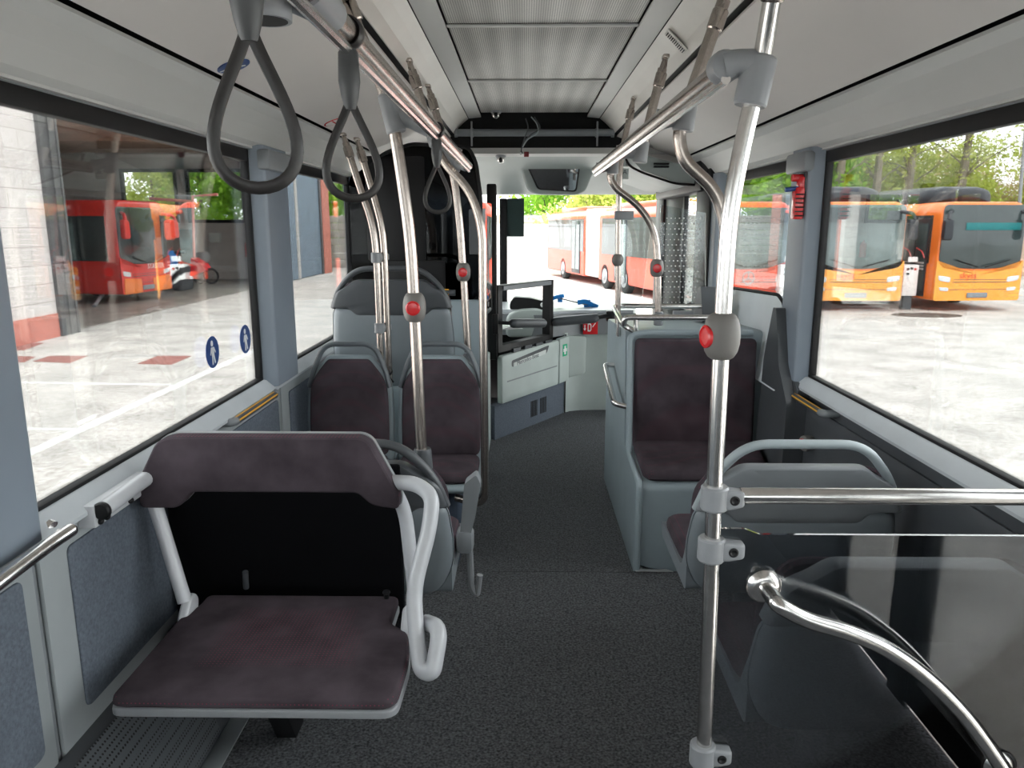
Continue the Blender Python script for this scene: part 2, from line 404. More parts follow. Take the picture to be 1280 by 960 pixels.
# front door, right side ahead of the pod
leaf('door_3', 5.45, 6.2, 1.92)
struct('door_4', MB().box((XR-.01, 6.2, 0), (XR+.04, 7.2, 1.95), .01), 'black')
struct('trim_47', MB().box((XR-.12, 5.14, 1.80), (XR+.03, 6.85, 2.05), .02), 'black')
struct('trim_48', MB().box((XR-.07, 5.06, 0), (XR+.03, 5.45, 1.95), .012), 'black')
# ---------------------------------------------------------------- front end
struct('wall_front', merge(MB().box((XL-.03, 7.3, -.3), (XR+.03, 7.4, .62), .02), MB().box((XL-.03, 7.2, 1.9), (XR+.03, 7.35, 2.35), .02),
       MB().box((XR-.03, 6.95, .0), (XR+.05, 7.35, 2.0), .02), MB().box((XL-.05, 6.85, .0), (XL+.02, 7.35, 2.0), .02)), 'black')
w = struct('window_11', merge(MB().box((XL, 7.26, .60), (XR, 7.32, .66), .01), MB().box((XL, 7.26, 1.87), (XR, 7.32, 1.93), .01)), 'rubber')
obj('pane', MB().box((XL+.01, 7.285, .63), (XR-.01, 7.29, 1.9)), 'pane', w)
# header: beam, dark hatch, sloping green-grey lining
struct('trim_50', MB().box((CX-.66, 5.5, 2.09), (CX+.66, 5.53, 2.40)), 'dark_opening')
hd = MB(); q = MB()
hd.prism([(5.46, 2.10), (5.44, 2.06), (5.50, 2.045), (5.62, 2.06), (5.62, 2.10)], XL+.25, XR-.25, lambda u, v, w: Vector((w, u, v)))
struct('trim_51', hd, 'cove')
q.prism([(5.60, 2.075), (5.9, 2.04), (6.5, 1.97), (7.0, 1.865), (7.2, 1.855), (7.2, 2.10), (5.6, 2.12)], XL+.1, XR-.08, lambda u, v, w: Vector((w, u, v)))
struct('trim_52', q, 'header')
# gable fillers beside the hatch
for k, s in enumerate((-1, 1)):
    o = [(CX+s*.62, 2.06), (CX+s*1.15, 1.9), (CX+s*1.15, 2.02), (CX+s*1.0, 2.045), (CX+s*.62, 2.18)]
    struct('trim_%d' % (53+k), MB().prism(o, 5.46, 5.60, lambda u, v, w: Vector((u, w, v))), 'ceil')
# angled end pieces of the sloping panels by the hatch
# door-gear cover, front right
cvr = MB().prism([(CX+.60, 2.07), (XR-.02, 1.93), (XR-.02, 1.84), (CX+.95, 1.86), (CX+.72, 1.94)], 5.3, 6.6, lambda u, v, w: Vector((u, w, v)))
struct('trim_55', cvr, 'header')
struct('trim_56', merge(MB().tube(fillet([(CX+.60, 5.29, 2.05), (CX+.63, 5.29, 1.97), (CX+.72, 5.29, 1.925), (CX+.95, 5.29, 1.85), (XR-.05, 5.29, 1.84)], .05), .008, 8),
       MB().box((CX+.80, 5.27, 1.975), (CX+.9, 5.30, 1.985)), MB().box((CX+.80, 5.27, 1.955), (CX+.9, 5.30, 1.965))), 'rubber')
# ================================================================ SEATS
def seat_outline(w, z0, zs, zt, wt):
    h = w/2; t = wt/2
    return rnd([(-h, z0, .04), (h, z0, .04), (h+.004, (z0+zs)/2, .2), (h-.004, zs, .08), (t+.015, zt-.012, .06), (t, zt, .03), (-t, zt, .03), (-t-.015, zt-.012, .06), (-h+.004, zs, .08), (-h-.004, (z0+zs)/2, .2)], .03, 5)
def facing_seat(x, y, label, group=None, w=.40):
    """passenger seat facing the camera (-Y); y is the back plane"""
    t = thing('passenger_seat', (x, y, 0), label, 'seat', group)
    F = lambda u, v, ww: Vector((x+u, y-ww+(v-.45)*.10, v))
    obj('shell', MB().pillow(seat_outline(w+.025, .40, .84, .955, .20), .035, F, .02).prism(
        rnd([(-.12, .0), (.14, -.005), (.42, .0), (.44, .02), (.42, .045), (0, .03), (-.12, .04)], .02), -w/2-.01, w/2+.01,
        lambda u, v, ww: Vector((x+ww, y-u, .405+v))), 'shell_light', t)
    F2 = lambda u, v, ww: Vector((x+u, y-.034-ww+(v-.45)*.10, v))
    obj('backrest', MB().pillow(seat_outline(w-.02, .47, .83, .94, .19), .035, F2, .02, .01), 'fabric', t)
    so = rnd([(-w/2+.012, .035, .05), (w/2-.012, .035, .05), (w/2-.004, .30, .1), (w/2-.03, .425, .07), (-w/2+.03, .425, .07), (-w/2+.004, .30, .1)], .05, 5)
    obj('seat_cushion', MB().pillow(so, .052, lambda u, v, ww: Vector((x+u, y-v, .44+ww-.012*math.cos(v*9))), .025, .008), 'fabric', t)
    H = lambda u, v: Vector((x+u, y-.03+(v-.45)*.10, v))
    obj('handle', MB().tube(fillet([H(-w/2+.002, .80), H(-w/2+.03, .90), H(-.12, 1.01), H(.12, 1.01), H(w/2-.03, .90), H(w/2-.002, .80)], .07), .016, 12, flat=(1.15, .8)), 'grey_mid', t)
    return t
facing_seat(-.402, 3.62, 'plum-fabric seat facing the camera at the aisle, second row on the left', 'pair of seats facing the rear, left')
facing_seat(-.85, 3.62, 'plum-fabric seat facing the camera beside the left window, second row', 'pair of seats facing the rear, left')
ped = thing('seat_pedestal', (-.6, 3.5, 0), 'dark blue-grey pedestal box under the two facing plum seats on the left', 'seat base')
obj('housing', MB().box((-1.1, 3.32, 0), (-.30, 3.98, .395), .02), mat('pedestal_blue', (.045, .065, .10), .6), ped)

def back_seat(x0, x1, y, label, z0=.38, zt=.845, handle=.93, zs=.74, cushion=True, arm=False, dark=False, name='double_seat', sideL=True, group=None):
    """wide seat facing forward: the camera sees its moulded back"""
    cx = (x0+x1)/2; w = x1-x0; h = w/2
    t = thing(name, (cx, y, 0), label, 'seat', group)
    lean = lambda v: -(v-.4)*.16
    F = lambda u, v, ww: Vector((cx+u, y-ww+lean(v), v))
    lo = rnd([(-h+.05, z0, .05), (h-.05, z0, .05), (h, z0+.10, .10), (h+.006, (z0+zs)/2, .2), (h-.012, zs-.04, .05), (-h+.012, zs-.04, .05), (-h-.006, (z0+zs)/2, .2), (-h, z0+.10, .10)], .04, 6)
    obj('lower_shell', MB().pillow(lo, .055, F, .045, .012), 'shell', t)
    F1 = lambda u, v, ww: Vector((cx+u, y+.002-ww+lean(v), v))
    up = rnd([(-h+.006, zs-.05, .01), (-h+.10, zs-.05, .04), (-h+.13, zs-.09, .03), (h-.13, zs-.09, .03), (h-.10, zs-.05, .04), (h-.006, zs-.05, .01), (h-.035, zt-.065, .05), (h-.10, zt-.032, .03), (h-.14, zt, .03), (-h+.14, zt, .03), (-h+.10, zt-.032, .03), (-h+.035, zt-.065, .05)], .03, 5)
    obj('upper_shell', MB().pillow(up, .062, F1, .022, .006), 'grey_dark' if dark or name == 'high_back_seat' else 'grey', t)
    if handle:
        H = lambda u, v: Vector((cx+u, y-.03+lean(v), v))
        obj('handle', MB().tube(fillet([H(-h+.014, zs-.05), H(-h+.05, zt-.05), H(-h+.15, handle-.014), H(h-.15, handle-.014), H(h-.05, zt-.05), H(h-.014, zs-.05)], .07), .016, 12, flat=(1.0, .9)), 'grey_light' if not (dark or name == 'high_back_seat') else 'grey_dark', t)
    if cushion:
        for s in ((-1,) if w < .5 else (-1, 1)):
            a = cx-h+.012 if s < 0 else cx+.01; b = (cx+h-.012 if w < .5 else cx-.01) if s < 0 else cx+h-.012
            obj('seat_cushion', MB().pillow(rnd([(a, y+.06), (b, y+.06), (b, y+.42), (a, y+.42)], .06, 5), .06, TOP(z0+.05), .028, .01), 'fabric', t)
            obj('backrest', MB().pillow(rnd([(a, z0+.12), (b, z0+.12), (b, zs), (b-.06, zt-.02), (a+.06, zt-.02), (a, zs)], .04, 4), .035, lambda u, v, ww: Vector((u, y+.012+ww+lean(v), v)), .02, .008), 'fabric', t)
        obj('seat_pan', MB().prism(rnd([(-.02, z0), (.42, z0+.01), (.45, z0+.05), (.42, z0+.07), (.06, z0+.055), (-.02, z0+.2)], .025), cx-h+.006, cx+h-.006, lambda u, v, ww: Vector((ww, y+u, v))), 'shell', t)
    obj('leg', MB().box((cx-.06, y+.12, 0), (cx+.06, y+.34, z0+.01), .015), 'grey_dark', t)
    return t
s = back_seat(.535, 1.195, 2.37, 'wide grey seat back with a light grab handle, behind the steel cross bar')
s = back_seat(.535, 1.20, 1.67, 'dark grey seat back without handle seen through the clear glass screen', handle=None, zt=.85)
dl = back_seat(-1.09, -.228, 2.34, 'moulded grey double seat behind the folding bench, steel pole socketed in its corner', zt=.86, handle=.935, zs=.76, dark=True)
# pole socket and folding armrest of that seat
obj('pole_socket', MB().lathe((-.318, 2.30, .60), (0, 0, 1), [(0, .035), (.10, .036), (.22, .031), (.275, .028), (.285, .026)], 18), 'grey_dark', dl)
ar = obj('armrest', MB().prism(rnd([(0, 0), (.036, .005), (.055, .08), (.075, .20), (.06, .235), (.018, .20)], .012), -.03, .03, lambda u, v, w: Vector((-.222+u, 2.52+w, .50+v))).box((-.235, 2.48, .44), (-.175, 2.56, .53), .02), 'grey', dl)
obj('bracket', MB().tube(fillet([(-.19, 2.52, .45), (-.185, 2.52, .30), (-.165, 2.52, .27), (-.155, 2.52, .35)], .03), .012, 10), 'clamp', dl)

# high-back seats on the left wheel arch
hb = back_seat(-1.02, -.375, 4.14, 'tall grey high-back seat on the left wheel arch, backing onto the facing pair', z0=.70, zt=1.30, handle=1.37, zs=1.20, name='high_back_seat')
obj('podium', MB().box((-1.12, 3.98, 0), (-.34, 4.75, .72), .02), 'shell_light', hb)

# ---------------------------------------------------------------- folding bench, foreground left
fb = thing('folding_bench', (-.68, 1.9, 0), 'fold-down plum two-place bench with light grey tube frame, foreground left', 'seat')
so = rnd([(-.985, 1.600, .03), (-.300, 1.600, .04), (-.295, 1.80, .10), (-.318, 1.915, .02), (-.375, 1.96, .03), (-.375, 2.12, .02), (-.960, 2.12, .02), (-.960, 2.05, .03), (-.985, 1.99, .05)], .03, 5)
obj('seat_cushion', MB().pillow(so, .030, TOP(.445), .014, .006), 'fabric', fb)
obj('seat_pan', MB().pillow([((u+.64)*1.006-.64, (v-1.86)*1.01+1.86) for u, v in so], .022, TOP(.424), .006), 'clamp', fb)
bo = rnd([(-1.082, .79, .015), (-.975, .790, .02), (-.93, .838, .015), (-.465, .838, .015), (-.425, .80, .02), (-.350, .79, .015), (-.346, .83, .03), (-.425, .985, .05), (-.45, 1.0, .03), (-.98, 1.0, .05), (-1.02, .985, .04), (-1.088, .86, .04)], .03, 5)
FBk = lambda u, v, w: Vector((u, 2.06-w, v))
mb = MB()
def slab(out, y0, y1, bev): 
    bm = bmesh.new(); vs = [bm.verts.new((u, y0, v)) for u, v in out]; f = bm.faces.new(vs)
    r = bmesh.ops.extrude_face_region(bm, geom=[f]); nv = [g for g in r['geom'] if isinstance(g, bmesh.types.BMVert)]
    for v in nv: v.co.y = y1
    if bev:
        ed = [e for e in bm.edges if all(abs(v.co.y-y1) < 1e-6 for v in e.verts)]
        bmesh.ops.bevel(bm, geom=ed, offset=bev, segments=3, profile=.6, affect='EDGES')
    return MB().bm(bm)
obj('back_cushion', slab(bo, 2.055, 2.012, .012), 'fabric', fb)
obj('back_plate', slab([((u+.71)*1.008-.71, (v-.9)*1.02+.9) for u, v in bo], 2.07, 2.052, 0), 'clamp', fb)
obj('bulkhead', MB().box((-1.10, 2.20, .28), (-.375, 2.225, .86), .01).box((-1.09, 2.10, .28), (-.38, 2.20, .36), .01), 'matt_black', fb)
# tube frame: aisle side loop
T = 0.0215
loop = fillet([(-.42, 2.07, .845), (-.30, 2.02, .845), (-.262, 1.98, .835), (-.262, 1.93, .72), (-.262, 1.78, .60), (-.262, 1.72, .50), (-.262, 1.72, .385), (-.235, 1.735, .335), (-.205, 1.76, .36), (-.205, 1.80, .43)], .045, 6)
loop = fillet([at(470, 602, 2.07), at(520, 604, 2.03), at(541, 620, 1.99), at(537, 660, 1.95), at(517, 735, 1.86), at(520, 790, 1.80), at(526, 838, 1.74), at(541, 842, 1.72), at(551, 785, 1.78), at(533, 778, 1.86)], .05, 6)
obj('aisle_tube', MB().tube(loop, .0215, 16), 'white_paint', fb)
obj('tube', MB().tube(fillet([at(490, 606, 2.075), at(507, 640, 2.10), at(520, 760, 2.04)], .05), .0205, 14), 'white_paint', fb)
obj('tube', MB().tube([at(186, 607, 2.075), at(203, 660, 2.06), at(231, 752, 2.02)], .0205, 14), 'white_paint', fb)
obj('rail_tube', MB().tube(fillet([(-1.03, 2.06, .872), (-1.055, 2.05, .880), (-1.062, 1.95, .874), (-1.062, 1.80, .868)], .03), .021, 14), 'white_paint', fb)
obj('rail_bracket', MB().box((-1.12, 1.78, .825), (-1.074, 2.06, .885), .006), 'white_paint', fb)
for y in (1.80, 1.83, 1.95): obj('bolt', MB().sphere((-1.072, y, .838), .009), 'black', fb)
obj('end_cap', MB().lathe((-1.062, 1.802, .868), (0, -1, 0), [(0, .021), (.003, .023), (.012, .023), (.016, .019), (.018, .006)], 18), 'black', fb)
for x, y in ((-.975, 2.02), (-.325, 1.955)):
    obj('hinge_cover', MB().pillow(rnd([(y-.055, .418), (y+.03, .43), (y+.055, .50), (y+.01, .525), (y-.05, .47)], .03, 5), .028, lambda u, v, w: Vector((x-.014+w, u, v)), .012, .003), 'white_paint', fb)
obj('support_arm', MB().prism([(2.15, .02), (2.15, .10), (1.95, .42), (1.85, .42), (2.07, .02)], -.76, -.70, lambda u, v, w: Vector((w, u, v))), 'black', fb)
obj('hook', MB().tube([(-.86, 2.17, .47), (-.855, 2.16, .53)], .009, 10), 'grey_dark', fb)
obj('knob', MB().lathe((-.41, 2.10, .46), (0, 0, 1), [(0, .016), (.01, .016), (.012, .008), (.03, .008), (.033, .012), (.04, .010)], 12), 'black', fb)

# ---------------------------------------------------------------- pod seat on the right wheel arch
pd = thing('wheel_arch_seat', (.85, 3.6, 0), 'plum double seat on a tall grey-blue wheel arch box facing the camera, right', 'seat')
body = MB(); xr = XR-.03
prof = rnd([(3.29, 0, .005), (4.62, 0, .005), (4.62, 1.02, .03), (3.86, 1.055, .03), (3.80, 1.05, .03), (3.73, .49, .04), (3.33, .44, .02), (3.285, .41, .02)], .02)
body.prism(prof, .512, xr, lambda u, v, w: Vector((w, u, v)))
obj('box', body, 'shell_light', pd)
# raised rim around the fabric (aisle side)
rim = fillet([(.524, 3.275, .02), (.524, 3.275, .43), (.524, 3.63, .47), (.524, 3.735, 1.04), (.6, 3.745, 1.055), (1.13, 3.745, 1.055)], .03)
obj('rim', MB().tube(rim, .016, 10), 'shell_light', pd)
obj('seat_cushion', MB().pillow(rnd([(.545, 3.295, .05), (1.13, 3.295, .05), (1.16, 3.66, .02), (.545, 3.66, .02)], .04, 5), .045, lambda u, v, w: Vector((u, v, .436+(v-3.295)*.14+w-.02*math.exp(-((v-3.5)/.12)**2)*math.exp(-((u-.85)/.22)**2))), .025, .0, rings=6), 'fabric', pd)
obj('backrest', MB().pillow(rnd([(.548, .475, .02), (1.15, .475, .02), (1.145, 1.03, .03), (.548, 1.03, .03)], .03, 5), .035, lambda u, v, w: Vector((u, 3.735-w+(v-1.03)*.04, v)), .02, .006), 'fabric', pd)
# steel top rails
obj('top_rail', MB().tube(fillet([(.56, 3.80, 1.05), (.50, 3.80, 1.085), (.50, 4.25, 1.13), (.55, 4.3, 1.13), (1.0, 4.3, 1.13)], .04), .014, 10).tube(fillet([(.50, 3.80, 1.085), (.505, 3.79, 1.125), (.96, 3.79, 1.125), (.99, 3.80, 1.06)], .03), .0155, 12).tube([(.56, 3.79, 1.05), (.56, 3.79, 1.12)], .012, 10).tube([(.50, 4.0, 1.0), (.50, 4.0, 1.11)], .012, 10), 'steel_bright', pd)
obj('side_grab_handle', MB().tube(fillet([(.515, 4.25, .80), (.46, 4.25, .80), (.455, 3.72, .70), (.515, 3.70, .69)], .04), .0155, 12), 'steel_bright', pd)
obj('chipped_paint', MB().pillow(rnd([(.52, -.0), (.535, .035), (.55, .02), (.56, .012), (.62, .008), (.66, .014), (.70, .0)], .005), .002, lambda u, v, w: Vector((u, 3.289-w, v+.001)), .001), 'pale', pd)
# bulkhead trim between pod and window: pale sloped panel
tp = thing('window_ledge_panel', (XR-.03, 4.1, 0), 'pale grey ledge panel rising beside the window behind the wheel arch seat', 'trim panel')
obj('panel', MB().prism(rnd([(3.46, .86), (3.50, .92), (3.64, 1.215), (3.72, 1.235), (4.88, 1.19), (4.88, .82), (3.46, .82)], .03), 0, 1, lambda u, v, w: Vector((XR-.004-(1-w)*(.03+max(0, (1.24-v))*.16), u, v))), 'ledge', tp)
obj('dark_cheek', MB().prism(rnd([(3.30, 0, .01), (3.30, .80, .02), (3.44, .95, .02), (3.53, 1.20, .01), (3.57, 1.20, .01), (3.66, .95), (3.74, 0)], .02), XR-.10, XR-.055, lambda u, v, w: Vector((w, u, v))), 'grey_dark', tp)
obj('step', MB().prism([(3.30, .0), (3.30, .86), (3.34, .885), (3.47, .90), (3.5, .9), (3.5, 0)], XR-.055, XR-.0, lambda u, v, w: Vector((w, u, v))), 'grey_dark', tp)
obj('edge_seal', MB().tube(fillet([(XR-.03, 3.46, .90), (XR-.03, 3.63, 1.21), (XR-.03, 3.72, 1.245), (XR-.03, 4.88, 1.20)], .03), .009, 8), 'rubber', tp)
# screen box at the front of the pod
sc = thing('display_console', (1.1, 4.35, 1.0), 'small dark tilted console beside the stop button above the wheel arch seat', 'console')
obj('housing', MB().prism(rnd([(4.25, 1.04), (4.5, 1.04), (4.42, 1.22), (4.34, 1.24)], .02), 1.0, 1.17, lambda u, v, w: Vector((w, u, v))), 'grey_dark', sc)

# ================================================================ POLES, RAILS, STRAPS
def sleeve(mb, c, d, l=.09, r=.0255):
    d = Vector(d).normalized(); c = Vector(c)
    return mb.lathe(c-d*l/2, d, [(0, r-.003), (.004, r), (l-.004, r), (l, r-.003)], 20)
def bracket(parent, p, d):
    """ceiling foot: collar and flattened fork"""
    p = Vector(p); d = Vector(d).normalized()
    m = MB().lathe(p+d*.02, d, [(0, .019), (.004, .0215), (.05, .0215), (.054, .0185)], 16)
    m.tube([p-d*.03, p+d*.03], [.013, .021], 10, flat=(1, .8)); m.box(tuple(p-d*.035-Vector((.012, .022, .004))), tuple(p-d*.035+Vector((.012, .022, .010))), .003)
    obj('ceiling_bracket', m, 'steel', parent)
def button(parent, c, d=(0, 0, 1), side=(0, -1, 0)):
    c = Vector(c); s_ = Vector(side).normalized()
    m = MB().lathe(c-Vector(d)*.062, d, [(.018, .019), (.022, .025), (.032, .031), (.048, .0345), (.062, .035), (.076, .0345), (.092, .031), (.102, .025), (.106, .019)], 24)
    b = obj('button_housing', m, mat_btn, parent)
    r = MB().lathe(c+s_*.029, s_, [(0, .022), (.006, .022), (.008, .020), (.009, .018), (.006, .016), (.007, .0)], 24)
    obj('stop_button', r, 'red', b)
mat_btn = mat('button_housing_taupe', (.17, .16, .15), .5, 0, .05, 20, .1, 500)
def arm(mb, a, b):
    """cast clamp arm from pole a to rail b"""
    a = Vector(a); b = Vector(b); return mb.tube([a, a.lerp(b, .5), b], [.026, .021, .026], 14, flat=(1.1, .8))
RZ = 1.85; RLX = -.262; RRX = .358
def rail(name, x, y0, y1, label):
    t = thing(name, (x, y0, RZ), label, 'handrail')
    obj('tube', MB().tube([(x, y0, RZ), (x, y1-.02, RZ)], .0175, 18).sphere((x, y1-.02, RZ), .0175), 'steel', t)
    obj('lower_channel', MB().tube([(x, y0, RZ-.024), (x, y1-.05, RZ-.024)], .009, 10), 'steel_bright', t)
    return t
rl = rail('ceiling_handrail', RLX, .3, 3.74, 'long steel overhead handrail on the left carrying the hanging straps')
rr = rail('ceiling_handrail', RRX, 1.44, 4.02, 'steel overhead handrail on the right above the wheel arch seat')

def pole(label, pts, r=.0175, name='grab_pole', m='steel', fr=.10):
    p0 = Vector(pts[-1]); t = thing(name, p0, label, 'pole')
    obj('tube', MB().tube(fillet(pts, fr, 8), r, 18), m, t)
    return t
# P1: aisle pole, left front
p1 = pole('steel pole with red stop button rising from the grey double seat behind the folding bench',
   [at(430, -6, 2.3), at(489, 135, 2.3), at(503, 225, 2.3), at(513, 300, 2.3), at(520, 420, 2.3), at(527, 568, 2.3)], fr=.2)
bracket(p1, at(432, -6, 2.3), at(489, 135, 2.3)-at(430, -6, 2.3))
button(p1, at(518, 384, 2.3))
m = sleeve(MB(), at(490, 142, 2.3), at(500, 180, 2.3)-at(485, 120, 2.3), .11, .029); arm(m, at(490, 142, 2.3), (RLX-.01, 2.3, RZ)); obj('rail_clamp', m, 'clamp', p1)
# P2
p2 = pole('thin-looking steel pole with red stop button behind the facing pair, by the driver partition',
   [at(538, 118, 3.72), at(567, 215, 3.72), at(575, 280, 3.72), at(579, 340, 3.72), at(585, 440, 3.72)], fr=.2)
bracket(p2, at(538, 118, 3.72), at(567, 215, 3.72)-at(538, 118, 3.72)); button(p2, at(579, 340, 3.72))
m = sleeve(MB(), at(565, 203, 3.72), at(567, 215, 3.7)-at(560, 190, 3.7), .10, .027); arm(m, at(565, 203, 3.72), (RLX-.01, 3.68, RZ)); obj('rail_clamp', m, 'clamp', p2)
obj('socket', MB().lathe(at(585, 450, 3.72)-Vector((0, 0, .10)), (0, 0, 1), [(0, .03), (.12, .028), (.13, .022)], 16), 'grey_dark', p2)
# P3
p3 = pole('steel pole curving out to the aisle beside the facing pair and hooked under the seat',
   [at(515, 88, 3.2), at(541, 175, 3.2), at(556, 205, 3.2), at(588, 238, 3.2), at(603, 285, 3.2), at(604, 400, 3.2), at(606, 560, 3.2), at(606, 632, 3.2), at(570, 622, 3.25)], fr=.10)
bracket(p3, at(515, 88, 3.2), at(541, 175, 3.2)-at(515, 88, 3.2))
m = sleeve(MB(), at(541, 172, 3.2), at(541, 175, 3.2)-at(530, 138, 3.2), .07, .024); arm(m, at(541, 172, 3.2), (RLX-.005, 3.2, RZ)); obj('rail_clamp', m, 'clamp', p3)
# P4, P5 double poles with joining clamps
p4 = pole('left of two parallel steel poles in front of the high-back seat', [at(432, 178, 3.75), at(450, 235, 3.75), at(466, 280, 3.75), at(471, 325, 3.75), at(477, 470, 3.75)], r=.0165, fr=.2)
p5 = pole('right of two parallel steel poles in front of the high-back seat', [at(449, 184, 3.81), at(466, 240, 3.81), at(478, 285, 3.81), at(481, 325, 3.81), at(487, 478, 3.81)], r=.0165, fr=.2)
bracket(p4, at(432, 178, 3.75), at(450, 235, 3.75)-at(432, 178, 3.75)); bracket(p5, at(449, 184, 3.81), at(466, 240, 3.81)-at(449, 184, 3.81))
for py in (322, 410):
    a = at(470 if py < 350 else 474, py, 3.75); b = at(481 if py < 350 else 484, py-1, 3.86)
    m = sleeve(MB(), a, (0, 0, 1), .05, .024); arm(m, a, b); sleeve(m, b, (0, 0, 1), .03, .022); obj('joining_clamp', m, 'clamp', p4)
obj('tie_wire', MB().tube(smooth([at(484, 455, 3.84), at(490, 464, 3.75), at(486, 470, 3.75), at(492, 478, 3.75)]), .005, 8), 'black', p5)
# P6: foreground right pole
P6Y = 1.45
p6 = pole('foreground steel pole on the right holding the glass screen and cross bar',
   [at(975, -60, P6Y-.06), at(952, 80, P6Y), at(928, 180, P6Y), at(911, 270, P6Y), at(903, 400, P6Y), at(895, 560, P6Y), at(890, 700, P6Y), at(879, 960, P6Y), at(871, 1130, P6Y)], r=.016, fr=.25, m='steel_bright')
bracket(p6, at(975, -60, P6Y-.06), at(952, 80, P6Y)-at(975, -60, P6Y-.06))
button(p6, at(902, 420, P6Y), side=(-1, -.25, 0))
m = MB(); sleeve(m, at(944, 102, P6Y), at(950, 80, P6Y)-at(934, 150, P6Y), .085, .030)
A_ = at(948, 82, P6Y); B_ = Vector((RRX, 1.46, RZ+.0)); m.tube([A_, A_.lerp(B_, .55)+Vector((0, 0, .006)), B_], [.029, .024, .029], 16); m.lathe(B_-Vector((0, .022, 0)), (0, 1, 0), [(0, .012), (.003, .024), (.012, .029), (.035, .029), (.045, .02)], 20)
obj('rail_clamp', m, 'clamp', p6)
def glass_clamp(px, py, L, d=1):
    c = at(px, py, P6Y); m = sleeve(MB(), c, (0, 0, 1), .05, .0275)
    m.pillow(rnd([(0, -.020), (L*.5, -.022), (L, -.016), (L, .016), (L*.5, .020), (0, .024)], .008), .030, lambda u, v, w: c+Vector((u, .012-w, v)), .008, .001)
    k = obj('bar_clamp', m, 'clamp', p6)
    obj('bolt', MB().lathe(c+Vector((L*.62, -.017, 0)), (0, -1, 0), [(0, .010), (.003, .010), (.004, .007), (.002, .004)], 14), 'black', k)
glass_clamp(893, 622, .058); glass_clamp(889, 686, .065); glass_clamp(878, 942, .06)
# P7, P8: S-bent poles right
p7 = pole('S-bent steel pole dropping from the right overhead rail to the wide grey seat', [at(905, 0, 2.15), at(856, 140, 2.15), at(848, 168, 2.15), at(854, 200, 2.15), at(895, 238, 2.15), at(908, 280, 2.15), at(905, 420, 2.2), at(899, 575, 2.3)], fr=.08)
bracket(p7, at(905, 2, 2.15), at(856, 140, 2.15)-at(905, 0, 2.15))
m = sleeve(MB(), at(856, 146, 2.15), (.1, 0, 1), .075, .029); arm(m, at(853, 146, 2.15), (RRX, 2.15, RZ)); obj('rail_clamp', m, 'clamp', p7)
p8 = pole('S-bent steel pole with stop button standing on the wheel arch seat top rail', [at(766, 205, 3.9), at(762, 222, 3.9), at(770, 236, 3.9), at(800, 258, 3.9), at(819, 290, 3.9), at(822, 330, 3.9), at(823, 402, 3.9)], fr=.09)
m = sleeve(MB(), at(766, 207, 3.9), (0, 0, 1), .08, .029); arm(m, at(766, 207, 3.9), (RRX, 3.9, RZ)); obj('rail_clamp', m, 'clamp', p8)
button(p8, at(821, 335, 3.9), side=(-.1, -1, 0)); obj('socket', sleeve(MB(), at(823, 398, 3.9), (0, 0, 1), .07, .024), 'clamp', p8)
st = thing('ceiling_strut', at(828, 88, 3.08), 'short steel strut hanging from the ceiling to the right overhead rail', 'strut')
obj('tube', MB().tube([at(828, 86, 3.08), at(803, 186, 3.08)], .0175, 16), 'steel', st); bracket(st, at(829, 84, 3.08), at(803, 186, 3.08)-at(828, 86, 3.08))
m = sleeve(MB(), at(801, 190, 3.08), (.1, 0, 1), .08, .029); arm(m, at(799, 190, 3.08), (RRX, 3.08, RZ)); obj('rail_clamp', m, 'clamp', st)
p9 = pole('slim steel pole with grey ball joint at the front end of the wheel arch seat', [at(790, 132, 4.25), at(775, 200, 4.25), at(773, 260, 4.25), at(772, 460, 4.25)], r=.0155, fr=.2)
bracket(p9, at(790, 132, 4.25), at(775, 200, 4.25)-at(790, 132, 4.25))
obj('ball_joint', MB().sphere(at(772, 325, 4.25), .033, (1, 1, 1.15)), mat_btn, p9)
obj('screen_clamp', MB().box(tuple(at(768, 272, 4.25)-Vector((0, .02, .012))), tuple(at(792, 266, 4.25)+Vector((0, .02, .01))), .005), 'clamp', p9)
gs = thing('entrance_screen', (.6, 4.3, 1.1), 'small clear glass screen with a rounded corner clamped to the slim pole', 'glass screen')
obj('pane', MB().prism(rnd([(.545, 1.18), (.545, 1.70), (.66, 1.68), (.70, 1.62), (.66, 1.16)], .04), 4.27, 4.276, lambda u, v, w: Vector((u, w, v))), 'clear2', gs)
# cross bar and glass screen right
cb = thing('cross_bar', at(925, 620, P6Y), 'horizontal steel bar running from the foreground pole to the right wall', 'handrail')
zb = at(1000, 620, P6Y).z
obj('tube', MB().tube([(at(925, 620, P6Y).x, P6Y, zb), (XR-.01, P6Y, zb)], .0165, 18), 'steel_bright', cb)
gl = thing('glass_screen', (.8, P6Y+.01, 0), 'clear glass screen below the cross bar on the right, notched at its top corner', 'glass screen')
a = at(905, 662, P6Y); z1 = a.z; xg = a.x-.012
obj('pane', MB().prism(rnd([(xg, .16), (XR-.01, .16), (XR-.01, z1-.012), (xg+.085, z1-.012), (xg+.055, z1), (xg+.004, z1), (xg, z1-.01)], .006), P6Y+.004, P6Y+.012, lambda u, v, w: Vector((u, w, v))), 'clear', gl)
gr_ = thing('curved_grab_rail', at(955, 735, P6Y), 'curved steel grab rail bolted to the glass screen, foreground right', 'handrail')
g0 = at(955, 733, P6Y-.0)
obj('tube', MB().tube(smooth([g0, g0+Vector((.006, -.045, -.004)), at(975, 757, 1.385), at(1010, 775, 1.38), at(1060, 790, 1.38), at(1110, 812, 1.38), at(1160, 848, 1.38), at(1205, 893, 1.38), at(1240, 940, 1.38), at(1262, 975, 1.38), at(1268, 985, 1.42), at(1262, 975, P6Y)], 8), .0165, 16), 'steel_bright', gr_)
